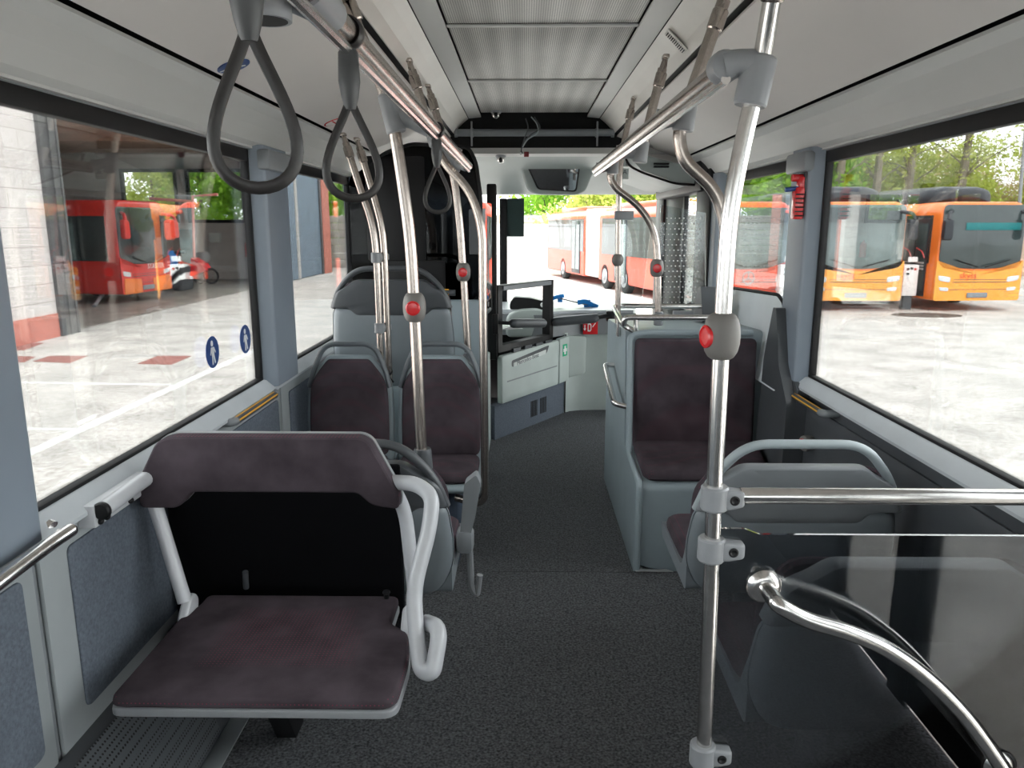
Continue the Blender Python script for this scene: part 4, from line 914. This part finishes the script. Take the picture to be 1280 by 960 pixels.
for pts, lb in (([(8, 428), (55, 429), (30, 438), (4, 437)], 'red ground cover nearest the garage pillar'), ([(5, 445), (45, 446), (30, 453), (5, 453)], 'small red ground cover at the left edge of the view'),
                ([(62, 445), (110, 445), (88, 454), (42, 452)], 'middle red ground cover on the yard'), ([(198, 445), (240, 445), (215, 456), (172, 455)], 'red ground cover farthest right on the left yard')):
    flat('ground_cover', [gpt(*p) for p in pts], rm_, lb, 'ground cover')
flat('manhole_cover', [(gpt(1158, 394)[0]+.9*math.cos(a), gpt(1158, 394)[1]+.55*math.sin(a)) for a in [2*math.pi*k/20 for k in range(20)]], mat('manhole_iron', (.10, .08, .07), .7), 'dark oval drain cover in front of the right-hand orange bus', 'manhole cover')
# ---------------------------------------------------------------- garage
brk = bpy.data.materials.new('white_block_wall'); brk.use_nodes = True; bn = brk.node_tree.nodes; bl = brk.node_tree.links
bt_ = bn.new('ShaderNodeTexBrick'); bt_.inputs['Color1'].default_value = (.74, .70, .68, 1); bt_.inputs['Color2'].default_value = (.66, .61, .59, 1); bt_.inputs['Mortar'].default_value = (.50, .45, .43, 1)
bt_.inputs['Scale'].default_value = 1.1; bt_.inputs['Mortar Size'].default_value = .012; bt_.inputs['Brick Width'].default_value = 1.1; bt_.inputs['Row Height'].default_value = .42
tcb = bn.new('ShaderNodeTexCoord'); mpb = bn.new('ShaderNodeMapping'); mpb.inputs['Rotation'].default_value = (R(90), 0, R(90))
cmb = bn.new('ShaderNodeSeparateXYZ'); cmc = bn.new('ShaderNodeCombineXYZ'); add = bn.new('ShaderNodeMath'); add.operation = 'ADD'
bl.new(tcb.outputs['Object'], cmb.inputs[0]); bl.new(cmb.outputs['X'], add.inputs[0]); bl.new(cmb.outputs['Y'], add.inputs[1]); bl.new(add.outputs[0], cmc.inputs['X']); bl.new(cmb.outputs['Z'], cmc.inputs['Y'])
bl.new(cmc.outputs[0], bt_.inputs['Vector']); bl.new(bt_.outputs['Color'], bn['Principled BSDF'].inputs['Base Color']); bn['Principled BSDF'].inputs['Roughness'].default_value = .8
M_['block'] = brk
M_['greyblock'] = mat('grey_block_wall', (.50, .48, .46), .9, 0, .12, 2)
M_['pink'] = mat('salmon_paint', (.62, .22, .17), .7, 0, .1, 3)
M_['conc'] = mat('garage_ceiling_concrete', (.55, .40, .31), .9, 0, .2, 1.5)
M_['steelgrey'] = mat('grey_steel_jamb', (.10, .10, .105), .5, .2, .1, 4)
M_['doorblue'] = mat('grey_blue_door', (.17, .23, .30), .6, 0, .1, 2)
gx = -10.0; ZT = 4.45
ga = thing('garage', (-16, 22, GZ), 'white block garage with open bay beyond the left window', 'building')
obj('pillar', MB().box((gx-.6, 6.0, GZ+.5), (gx, 16.1, 6)), 'block', ga)
obj('pillar_base', MB().box((gx-.6, 6.0, GZ), (gx+.02, 16.1, GZ+.5)), 'pink', ga)
obj('jamb', MB().box((gx-.35, 16.1, GZ), (gx+.06, 16.75, ZT)).box((gx-.6, 16.1, GZ+.0), (gx+.08, 16.2, ZT)).box((gx-.6, 16.40, GZ), (gx+.10, 16.47, ZT)).box((gx-.6, 16.68, GZ), (gx+.08, 16.75, ZT)), 'steelgrey', ga)
obj('lintel', MB().box((gx-.6, 16.1, ZT), (gx, 31, 6.5)), 'block', ga)
obj('inner_ceiling', MB().box((-30, 10, ZT+.25), (gx-.6, 34, ZT+.5)).box((-30, 20, ZT), (gx-.6, 20.4, ZT+.3)).box((-30, 27, ZT), (gx-.6, 27.4, ZT+.3)), 'conc', ga)
obj('back_wall', MB().box((-30, 34, GZ), (-17.6, 34.3, ZT+.4)).box((-15.15, 34, GZ), (-14.75, 34.3, ZT+.4)).box((-12.2, 34, GZ), (gx, 34.3, ZT+.4)).box((-17.6, 34, GZ), (-15.15, 34.3, 1.75)).box((-14.75, 34, GZ), (-12.2, 34.3, 1.75)).box((-17.6, 34, 4.0), (-12.2, 34.3, ZT+.4)).box((-30.3, 10, GZ), (-30, 34, ZT+.4)), 'greyblock', ga)
obj('side_wall', MB().box((-30, 9.7, GZ), (gx-.6, 10, ZT+.4)), 'greyblock', ga)
for x0, x1 in ((-17.6, -15.15), (-14.75, -12.2)):
    f = obj('window', merge(MB().box((x0, 33.9, 1.72), (x1, 34.1, 1.86)), MB().box((x0, 33.9, 3.88), (x1, 34.1, 4.02)), MB().box((x0, 33.9, 1.75), (x0+.12, 34.1, 4.0)), MB().box((x1-.12, 33.9, 1.75), (x1, 34.1, 4.0))), 'rubber', ga)
    obj('pane', MB().box((x0+.1, 34.0, 1.85), (x1-.1, 34.02, 3.9)), 'pane', f)
obj('facade_pier', MB().box((gx-.5, 30.6, GZ), (gx, 31.6, 7)), 'block', ga)
obj('salmon_frame', MB().box((gx-.3, 31.0, GZ), (gx+.06, 31.9, 7)).box((gx-.4, 38.3, GZ), (gx+.06, 39.6, 7)), 'pink', ga)
obj('sliding_door', MB().box((gx-.25, 31.9, GZ+.03), (gx-.05, 38.3, 6.8)), 'doorblue', ga)
obj('dark_jamb', MB().box((gx-.25, 31.9, GZ), (gx+.02, 32.2, 7)).box((gx-.25, 38.0, GZ), (gx+.02, 38.3, 7)), 'steelgrey', ga)
obj('roof_slab', MB().box((-30.5, 6, 7), (gx, 39.6, 7.3)), 'greyblock', ga)
obj('bay_floor', MB().box((-30, 10, GZ), (gx-.2, 34, GZ+.02)), mat('bay_floor', (.28, .255, .23), .45, 0, .3, 1.5), ga)
# things inside the bay
def PX(px, py, Y): return at(px, py, Y)
tk = thing('compressor_tank', (-17, 31, 0), 'blue tank on a dark stand by the garage back wall', 'tank')
a = PX(198, 327, 29); b = PX(216, 327, 29)
obj('tank', MB().tube([a, b], .42, 16), 'blue_bright', tk); obj('stand', MB().box((a.x, 28.6, GZ), (b.x, 29.4, a.z-.3), .1), 'grey_dark', tk)
mc = thing('floor_scrubber', PX(228, 350, 28), 'dark machine with a raised steering column beside the blue tank', 'machine')
obj('body', MB().box((PX(219, 345, 28).x, 27.6, GZ), (PX(234, 345, 28).x, 28.6, .15), .12), 'grey_dark', mc)
obj('column', MB().tube([PX(226, 332, 28), PX(224, 318, 28)], .08, 10).tube([PX(219, 316, 28), PX(231, 315, 28)], .06, 10), 'grey_dark', mc)
fx = thing('fire_extinguisher', PX(311, 322, 33.8), 'red fire extinguisher on the garage back wall', 'fire extinguisher')
obj('cylinder', MB().lathe(PX(311, 322, 33.6), (0, 0, 1), [(0, .02), (.03, .15), (.6, .15), (.7, .05), (.75, .04)], 14), 'red', fx); obj('valve', MB().box(tuple(PX(308, 305, 33.6)), tuple(PX(314, 302, 33.7)), .02), 'grey_dark', fx)
hr = thing('hose_cabinet', PX(235, 300, 33.8), 'dark hose rack and pipes on the garage back wall', 'rack')
obj('rack', MB().box((PX(225, 310, 33.6).x, 33.5, PX(225, 312, 33.6).z), (PX(240, 310, 33.6).x, 33.9, PX(225, 286, 33.6).z), .1), 'grey_dark', hr)
wb = thing('wall_box', PX(268, 297, 33.8), 'pale electrical box on the garage back wall', 'box')
obj('case', MB().box((PX(260, 303, 33.6).x, 33.7, PX(260, 303, 33.6).z), (PX(274, 303, 33.6).x, 33.95, PX(260, 291, 33.6).z), .05), 'pale', wb)
rt = thing('red_trolley', PX(255, 345, 27), 'small red wheeled trolley with a tall salmon pipe frame in the garage bay', 'trolley')
obj('body', MB().prism([(PX(243, 350, 27).x, PX(243, 345, 27).z), (PX(262, 345, 27).x, PX(262, 338, 27).z), (PX(256, 330, 27).x, PX(256, 330, 27).z), (PX(243, 322, 27).x, PX(243, 322, 27).z)], 26.7, 27.3, lambda u, v, w: Vector((u, w, v))), 'red', rt)
obj('pipe_frame', MB().tube([PX(243, 340, 27), PX(241, 245, 27), PX(272, 243, 27)], .05, 8).tube([PX(241, 252, 27), PX(187, 248, 27)], .05, 8), 'pink', rt)
for px in (250, 264): obj('wheel', MB().tube([PX(px, 345, 27)+Vector((.25*math.cos(a), 0, .25*math.sin(a))) for a in [2*math.pi*k/16 for k in range(16)]], .04, 8, closed=True), 'rubber', rt)
pl = thing('bent_pipe', gpt(140, 375)+(GZ,), 'bent pale pipe lying at the mouth of the garage bay', 'pipe')
a = gpt(118, 385); b = gpt(148, 368); c = gpt(165, 372)
obj('pipe', MB().tube(smooth([(a[0], a[1], GZ+.05), ((a[0]+b[0])/2, (a[1]+b[1])/2, GZ+.35), (b[0], b[1], GZ+.55), (c[0], c[1], GZ+.06)]), .06, 8), 'clamp', pl)

# ---------------------------------------------------------------- buses
M_['orange'] = mat('bus_orange', (.85, .21, .035), .3, 0, .03, 3, coat=.5)
M_['orange2'] = mat('bus_orange_yellow', (.90, .36, .05), .3, 0, .03, 3, coat=.5)
M_['busred'] = mat('bus_red', (.62, .025, .02), .3, 0, .03, 3, coat=.5)
M_['busred2'] = mat('bus_orange_red', (.72, .075, .03), .35, 0, .04, 3, coat=.4)
M_['busglass'] = mat('bus_window_dark', (.035, .05, .052), .06, 0, .3, .7, spec=1.0)
M_['busglass2'] = mat('bus_windscreen', (.12, .16, .16), .06, 0, .4, .6, spec=1.0)
M_['chromelamp'] = mat('headlamp_lens', (.75, .78, .8), .1, .4, .05, 20)
M_['podblack'] = mat('roof_pod_black', (.022, .026, .033), .35, 0, .1, 2)
M_['tyre'] = mat('tyre', (.02, .02, .02), .8, 0, .1, 6)
M_['whitebus'] = mat('bellows_white', (.74, .74, .76), .6, 0, .06, 3)
def XZ(y0): return lambda u, v, w: Vector((u, y0-w, v))
def wheel(x, y, parent, s=1, r=.48):
    wh = obj('wheel', MB().lathe((x, y, r), (s, 0, 0), [(0, .2), (0, r-.05), (.04, r), (.24, r), (.28, r-.05), (.28, .3)], 24), 'tyre', parent, local=True)
    obj('hub_cap', MB().lathe((x+s*.27, y, r), (s, 0, 0), [(0, .29), (.03, .28), (.02, .16), (.07, .12), (.07, 0)], 20), 'clamp', wh, local=True)
def make_bus(label, colf, cold, pod, star=False, L=11.5, txt=None, side_dark=True, tall=2.98, screen='busglass2', group=None):
    """front faces local -Y, ground at local z=0"""
    t = thing('bus', (0, 0, 0), label, 'bus', group); h = 1.25
    body = rnd([(-h, .30, .1), (h, .30, .1), (h, 2.75, .2), (h-.22, tall, .15), (-h+.22, tall, .15), (-h, 2.75, .2)], .1, 5)
    obj('body', MB().pillow(body, L, lambda u, v, w: Vector((u, L-w, v)), .12), cold, t, local=True)
    obj('front_mask', MB().pillow(rnd([(-h-.005, .30, .08), (h+.005, .30, .08), (h+.005, 1.45, .1), (h-.12, 1.20, .2), (0, 1.10, .3), (-h+.12, 1.20, .2), (-h-.005, 1.45, .1)], .05, 4), .05, XZ(.02), .0), colf, t, local=True)
    obj('windscreen', MB().pillow(rnd([(-h+.05, 1.24, .25), (0, 1.14, .6), (h-.05, 1.24, .25), (h-.05, 2.90 if not star else 2.80, .15), (-h+.05, 2.90 if not star else 2.80, .15)], .2, 6), .045, XZ(.03), .03, .03), screen, t, local=True)
    obj('destination_display', MB().pillow(rnd([(-h+.18, 2.42), (h-.18, 2.42), (h-.2, 2.82), (-h+.2, 2.82)], .08), .012, XZ(-.045), .004), 'busglass', t, local=True)
    for s in (-1, 1):
        hl = obj('headlight', MB().pillow(rnd([(s*(h-.42), .80), (s*(h-.08), .86), (s*(h-.06), 1.0), (s*(h-.42), .95)], .05), .02, XZ(-.025), .012), 'chromelamp', t, local=True)
        obj('fog_light', MB().pillow(rnd([(s*(h-.40), .56), (s*(h-.14), .58), (s*(h-.12), .68), (s*(h-.40), .66)], .04), .02, XZ(-.025), .012), 'chromelamp', t, local=True)
        obj('mirror', MB().tube(fillet([(s*(h-.25), -.04, 2.72), (s*(h-.02), -.30, 2.66), (s*(h+.02), -.34, 2.50)], .15), .05, 8).pillow(rnd([(s*h-.13, 1.95), (s*h+.13, 1.95), (s*h+.12, 2.5), (s*h-.12, 2.52)], .08), .16, XZ(-.22), .05), 'podblack' if pod else cold, t, local=True)
        obj('window_band', MB().prism([(.35, 1.30), (L-.4, 1.30), (L-.4, 2.62), (.35, 2.62)], -.006, .02, lambda u, v, w: Vector((s*(h+w), u, v))), 'busglass', t, local=True)
        for y in (1.9+.6, L-2.9): wheel(s*(h-.28), y, t, s)
    # wipers
    obj('wiper', MB().tube([(-.1, -.09, 1.22), (-.75, -.10, 1.42)], .018, 6).tube([(.1, -.09, 1.22), (.8, -.10, 1.42)], .018, 6), 'rubber', t, local=True)
    obj('number_plate', MB().box((-.30, -.06, .38), (.30, -.03, .52), .01), 'grey', t, local=True)
    obj('grille_line', MB().box((-.75, -.034, .80), (.85, -.028, .82)).box((-.75, -.034, .87), (.85, -.028, .885)).box((-1.1, -.034, .60), (1.1, -.028, .615)), 'grey_dark', t, local=True)
    rX = Matrix.Rotation(R(90), 3, 'X')
    if txt:
        text('lettering', txt, .25, (-.32, -.037, .985), rX, 'busred', t, .002, local=True)
    if star:
        st_ = obj('star_emblem', MB().tube([(.17*math.cos(a), -.05, .93+.17*math.sin(a)) for a in [2*math.pi*k/24 for k in range(24)]], .016, 8, closed=True).box((-.014, -.055, .93), (.014, -.035, 1.09)).tube([(0, -.045, .93), (-.14, -.045, .85)], .014, 6).tube([(0, -.045, .93), (.14, -.045, .85)], .014, 6), 'clamp', t, local=True)
    if side_dark:   # front door on the local -X side
        for k in (0, 1):
            d = obj('door', MB().box((-h-.03, .42+k*.62, .38), (-h+.0, .42+k*.62+.58, 2.55), .02), 'podblack', t, local=True)
            obj('door_glass', MB().box((-h-.036, .50+k*.62, .55), (-h-.028, .42+k*.62+.50, 2.4), .0), 'busglass2', d, local=True)
            m = MB()
            for i in range(3):
                for j in range(5): m.box((-h-.040, .52+k*.62+j*.08, 1.12+i*.085), (-h-.036, .57+k*.62+j*.08, 1.17+i*.085))
            obj('white_dots', m, 'white', d, local=True)
            obj('red_grab', MB().tube(smooth([(-h-.05, .50+k*.62, 1.45), (-h-.06, .62+k*.62, 1.62), (-h-.05, .90+k*.62, 1.72)]), .018, 6), 'busred', d, local=True)
    if pod:
        prof_ = rnd([(-1.02, 2.93, .05), (1.02, 2.93, .05), (1.0, 3.30, .3), (.6, 3.44, .3), (-.6, 3.44, .3), (-1.0, 3.30, .3)], .1, 6)
        obj('roof_pod', MB().pillow(prof_, 3.4, lambda u, v, w: Vector((u, 4.3-w, v)), .5, .05), 'podblack', t, local=True)
        obj('roof_pod', MB().pillow(prof_, 5.0, lambda u, v, w: Vector((u, 10.4-w, v)), .3, .05), 'podblack', t, local=True)
    return t
def putbus(t, px, Y, rz): p = at(px, 300, Y); t.location = (p.x, Y, GZ); t.rotation_euler = (0, 0, R(rz))
b1 = make_bus('orange bus with black roof pod, nearer the window pillar of the two orange buses', 'orange2', 'orange', True, txt='skyss'); putbus(b1, 1070, 21.3, 0)
b1.location.x += .1
b2 = make_bus('orange bus with black roof pod and open-fronted dark door side, farthest right', 'orange2', 'orange', True, txt='skyss', screen='busglass'); putbus(b2, 1228, 21.4, 6)
obj('teal_blind', MB().box((-.55, -.056, 2.22), (1.05, -.046, 2.42), .004), mat('teal_blind', (.01, .16, .17), .4), b2, local=True)
b4 = make_bus('red bus parked inside the garage bay, nose towards the yard', 'busred', 'busred', False, star=False, side_dark=False, tall=3.1, screen='busglass')
b4.location = (-11.9, 24.0, GZ); b4.rotation_euler = (0, 0, R(82))
M_['orange3'] = M_['orange']
text('lettering', 'STASTER', .22, (.45, -.040, 1.085), Matrix.Rotation(R(90), 3, 'X'), 'white', b4, .003, local=True)
obj('orange_skirt', MB().pillow(rnd([(-1.2, .3), (-.35, .3), (-.35, .72), (-1.15, .78)], .05), .03, XZ(-.03), .01), 'orange', b4, local=True)
obj('orange_skirt', MB().pillow(rnd([(.25, .3), (1.2, .3), (1.15, .78), (.25, .72)], .05), .03, XZ(-.03), .01), 'orange', b4, local=True)
# bus door-side panel built as a freestanding case, and one by the red bus
for (px, lb, rzz) in ((1138, 'white bus door-side panel with dark dials between the two orange buses', 21.7), (985, 'white control cabinet with dark dials right of the orange-red bus', 20.6)):
    c = at(px, 350, rzz); t = thing('dial_panel', (c.x, rzz, GZ), lb, 'cabinet')
    z0 = at(px, 370, rzz).z; z1_ = at(px, 331, rzz).z
    obj('case', MB().box((c.x-.21, rzz, z0), (c.x+.21, rzz+.3, z1_), .03), 'white', t)
    obj('stand', MB().box((c.x-.12, rzz+.06, GZ), (c.x+.12, rzz+.24, z0)), 'grey_dark', t)
    for k, (dx, dz) in enumerate(((-.1, .12), (.0, .10), (.1, .12), (-.1, .25))): obj('dial', MB().lathe((c.x+dx, rzz, z1_-dz), (0, -1, 0), [(0, .035), (.02, .035), (.025, 0)], 12), 'busred' if k == 2 else 'black', t)
    obj('number_plate', MB().box((c.x-.12, rzz+.0, z1_+.08), (c.x+.14, rzz+.02, z1_+.22)), 'white', t)
# articulated bus across the view in front
ab = make_bus('long orange-red articulated bus with white bellows and a star emblem on its front', 'busred2', 'busred2', False, star=True, L=9.2, side_dark=False)
ab.name = 'articulated_bus'
h = 1.25; y0_, y1_ = 11.0, 17.0
SD = lambda u, v, w: Vector((-h-w, u, v))
obj('rear_section', MB().pillow(rnd([(-h, .30, .1), (h, .30, .1), (h, 2.75, .2), (h-.22, 2.98, .15), (-h+.22, 2.98, .15), (-h, 2.75, .2)], .1, 5), 6.0, lambda u, v, w: Vector((u, y1_-w, v)), .12), 'busred2', ab, local=True)
obj('window_band', MB().box((-h-.02, y0_+.15, 1.30), (-h+.02, y1_-.2, 2.62)), 'busglass', ab, local=True)
m = MB()
for k in range(12): m.box((-h+.03, 9.2+k*.15, .35), (h-.03, 9.2+k*.15+.125, 3.0), .045)
obj('bellows', m, 'whitebus', ab, local=True)
obj('roof_unit', MB().box((-1.0, 2.5, 2.9), (1.0, 8.6, 3.16), .1), 'busred2', ab, local=True)
obj('roof_unit', MB().box((-1.0, 11.6, 2.9), (1.0, 15.5, 3.14), .1), 'busred2', ab, local=True)
for d in (.5, 6.1, 11.6):
    dd_ = obj('door', MB().box((-h-.03, d, .38), (-h+.02, d+1.2, 2.55), .01), 'podblack', ab, local=True)
    for k in (0, 1): obj('door_glass', MB().box((-h-.04, d+.08+k*.57, .55), (-h-.028, d+.08+k*.57+.46, 2.4)), 'busglass2', dd_, local=True)
wheel(-(h-.28), 14.2, ab, -1); wheel(h-.28, 14.2, ab, 1); wheel(-(h-.28), 8.4, ab, -1)
ab.location = (4.95+1.2, 20.9+.28, GZ); ab.rotation_euler = (0, 0, R(12.9))
# ---------------------------------------------------------------- fences and dark shed
pw = thing('panel_fence', (0, 36, GZ), 'pale precast fence panels closing off the yard ahead', 'fence')
m = MB()
for k in range(7): m.box((-11.5, 44, GZ+k*.42), (2.6, 44.15, GZ+k*.42+.40), .03)
obj('panels', m, mat('weathered_planks', (.42, .38, .34), .9, 0, .2, 3), pw)
for k in range(8): obj('post', MB().box((-11.5+k*2, 43.9, GZ), (-11.5+k*2+.15, 44.2, GZ+2.95)), 'conc', pw)
pw2 = thing('white_wall', (0, 38, GZ), 'bright white low wall left of the articulated bus', 'wall')
obj('wall', MB().box((at(560, 300, 38).x, 38, GZ), (at(688, 300, 38).x, 38.25, GZ+2.35)), 'white', pw2)
obj('cap', MB().box((at(560, 300, 38).x, 37.95, GZ+2.35), (at(688, 300, 38).x, 38.3, GZ+2.43)), 'whitebus', pw2)
pf = thing('panel_fence', (20, 33, GZ), 'grey precast fence behind the parked orange buses', 'fence')
m = MB()
for k in range(6): m.box((2, 37, GZ+k*.42), (45, 37.15, GZ+k*.42+.40), .03)
obj('panels', m, 'conc', pf)
# light mast at the far right
lm = thing('light_mast', at(1276, 260, 30), 'thin pale mast behind the far right bus', 'mast')
a = at(1274, 300, 30); b = at(1277, 150, 30)
obj('mast', MB().tube([(a.x, 30, GZ), (b.x, 30, b.z+3)], [.07, .05], 10), 'clamp', lm)
# ---------------------------------------------------------------- trees
def leafmat(name, c):
    m = mat(name, c, .7, 0, .35, .8, spec=.2); n = m.node_tree.nodes; l = m.node_tree.links; p = n['Principled BSDF']
    tr = n.new('ShaderNodeBsdfTranslucent'); tr.inputs['Color'].default_value = (*c, 1); ms = n.new('ShaderNodeMixShader'); ms.inputs[0].default_value = .5
    l.new(p.outputs[0], ms.inputs[1]); l.new(tr.outputs[0], ms.inputs[2]); l.new(ms.outputs[0], n['Material Output'].inputs['Surface'])
    return m
LV = [leafmat('spring_leaves_green', (.34, .58, .07)), leafmat('spring_leaves_yellow_green', (.55, .62, .16)), leafmat('budding_twigs_tan', (.62, .50, .26))]
bark = mat('bark_grey_brown', (.20, .17, .13), .9, 0, .25, 4)
def make_tree(seed, H, n, kind, spread, leaf=.11, label='', group=None, low=.0):
    rd = random.Random(seed); t = thing('tree', (0, 0, 0), label, 'tree', group)
    m = MB(); tips = []
    lean = Vector((rd.uniform(-.06, .06), rd.uniform(-.05, .05), 1))
    top = lean*H; P = [Vector((0, 0, 0)), lean*H*.4+Vector((rd.uniform(-.1, .1), 0, 0)), lean*H*.75, top]
    P = smooth(P, 4); m.tube(P, [.22*H/9*(1-.85*i/(len(P)-1)) for i in range(len(P))], 8)
    for k in range(26):
        f = rd.uniform(.12+low, .98); b = lean*H*f; a = rd.uniform(0, 6.28); l_ = spread*(1.15-f*.75)*rd.uniform(.5, 1)
        e = b+Vector((math.cos(a)*l_, math.sin(a)*l_, l_*rd.uniform(.3, .9)))
        m.tube([b, b.lerp(e, .5)+Vector((0, 0, .1)), e], [.05*(1.2-f)*H/9, .03, .008], 5); tips += [e, b.lerp(e, .6), b.lerp(e, .85)]
        for j in range(3):
            e2 = e+Vector((rd.uniform(-.7, .7), rd.uniform(-.7, .7), rd.uniform(.0, .9))); m.tube([b.lerp(e, .7), e2], [.014, .005], 4); tips.append(e2)
    obj('trunk', m, bark, t, local=True)
    vs = []; fs = []
    for k in range(n):
        c = rd.choice(tips)+Vector((rd.gauss(0, .42), rd.gauss(0, .42), rd.gauss(0, .38))); s = leaf*rd.uniform(.6, 1.4)
        if c.z < .1: c.z = .1+rd.random()*.5
        u = Vector((rd.gauss(0, 1), rd.gauss(0, 1), rd.gauss(0, 1))).normalized(); w = u.orthogonal().normalized()
        i = len(vs); vs += [c-u*s, c+w*s*.6, c+u*s, c-w*s*.6]; fs.append((i, i+1, i+2, i+3))
    fm = MB(); fm.v = vs; fm.f = fs
    me = bpy.data.meshes.new('foliage'); me.from_pydata([tuple(v) for v in vs], [], fs); me.materials.append(LV[kind])
    o = bpy.data.objects.new('foliage', me); COL.objects.link(o); o.parent = t
    return t
def dress(t, lab, group): t['label'] = lab; t['group'] = group
GRW = 'trees in the wood behind the yard'
protos = [make_tree(11, 8.5, 9000, 0, 2.6, .13, 'leafy bright green tree in the wood beyond the yard', GRW),
          make_tree(12, 7.5, 7000, 1, 2.6, .12, 'yellow-green budding tree in the wood beyond the yard', GRW),
          make_tree(13, 10.5, 1500, 1, 2.2, .09, 'tall thin nearly bare tree rising above the wood', GRW, .25),
          make_tree(14, 6.0, 7500, 2, 2.4, .09, 'tan budding bushy tree in the wood beyond the yard', GRW)]
rd = random.Random(5); used = [False]*4
spots = []
for i in range(10): spots.append((0, 1.0+i*2.1+rd.uniform(-.5, .5), 47+rd.uniform(-2, 2), 1))
for i in range(5): spots.append((1, 3+i*4.0+rd.uniform(-.8, .8), 43+rd.uniform(-1, 2), .9))
for i in range(4): spots.append((0, 10.0+i*1.9, 40+rd.uniform(-1, 1), .85))
for i in range(11): spots.append((1 if i % 3 else 3, 18+i*2.3, 41+rd.uniform(-1.5, 1.5), .72))
for i in range(8): spots.append((3, 19+i*3.2, 46+rd.uniform(-2, 2), .95))
for i in range(9): spots.append((2, 15.2+i*2.3+rd.uniform(-.5, .5), 38.5+rd.uniform(-1, 1.5), 1.1))
for i in range(3): spots.append((0, -16+i*2.2, 52, 1))
spots += [(0, -13.6, 46, 1), (0, -12.2, 48.5, 1), (0, -16.6, 47, 1), (0, -19, 45.5, .9), (1, -21, 44, 1)]
for k, x, y, sc_ in spots:
    t = protos[k] if not used[k] else dup(protos[k]); used[k] = True
    t.location = (x, y, GZ); t.rotation_euler = (0, 0, rd.uniform(0, 6.28)); s = sc_*rd.uniform(.92, 1.08); t.scale = (s, s, s)
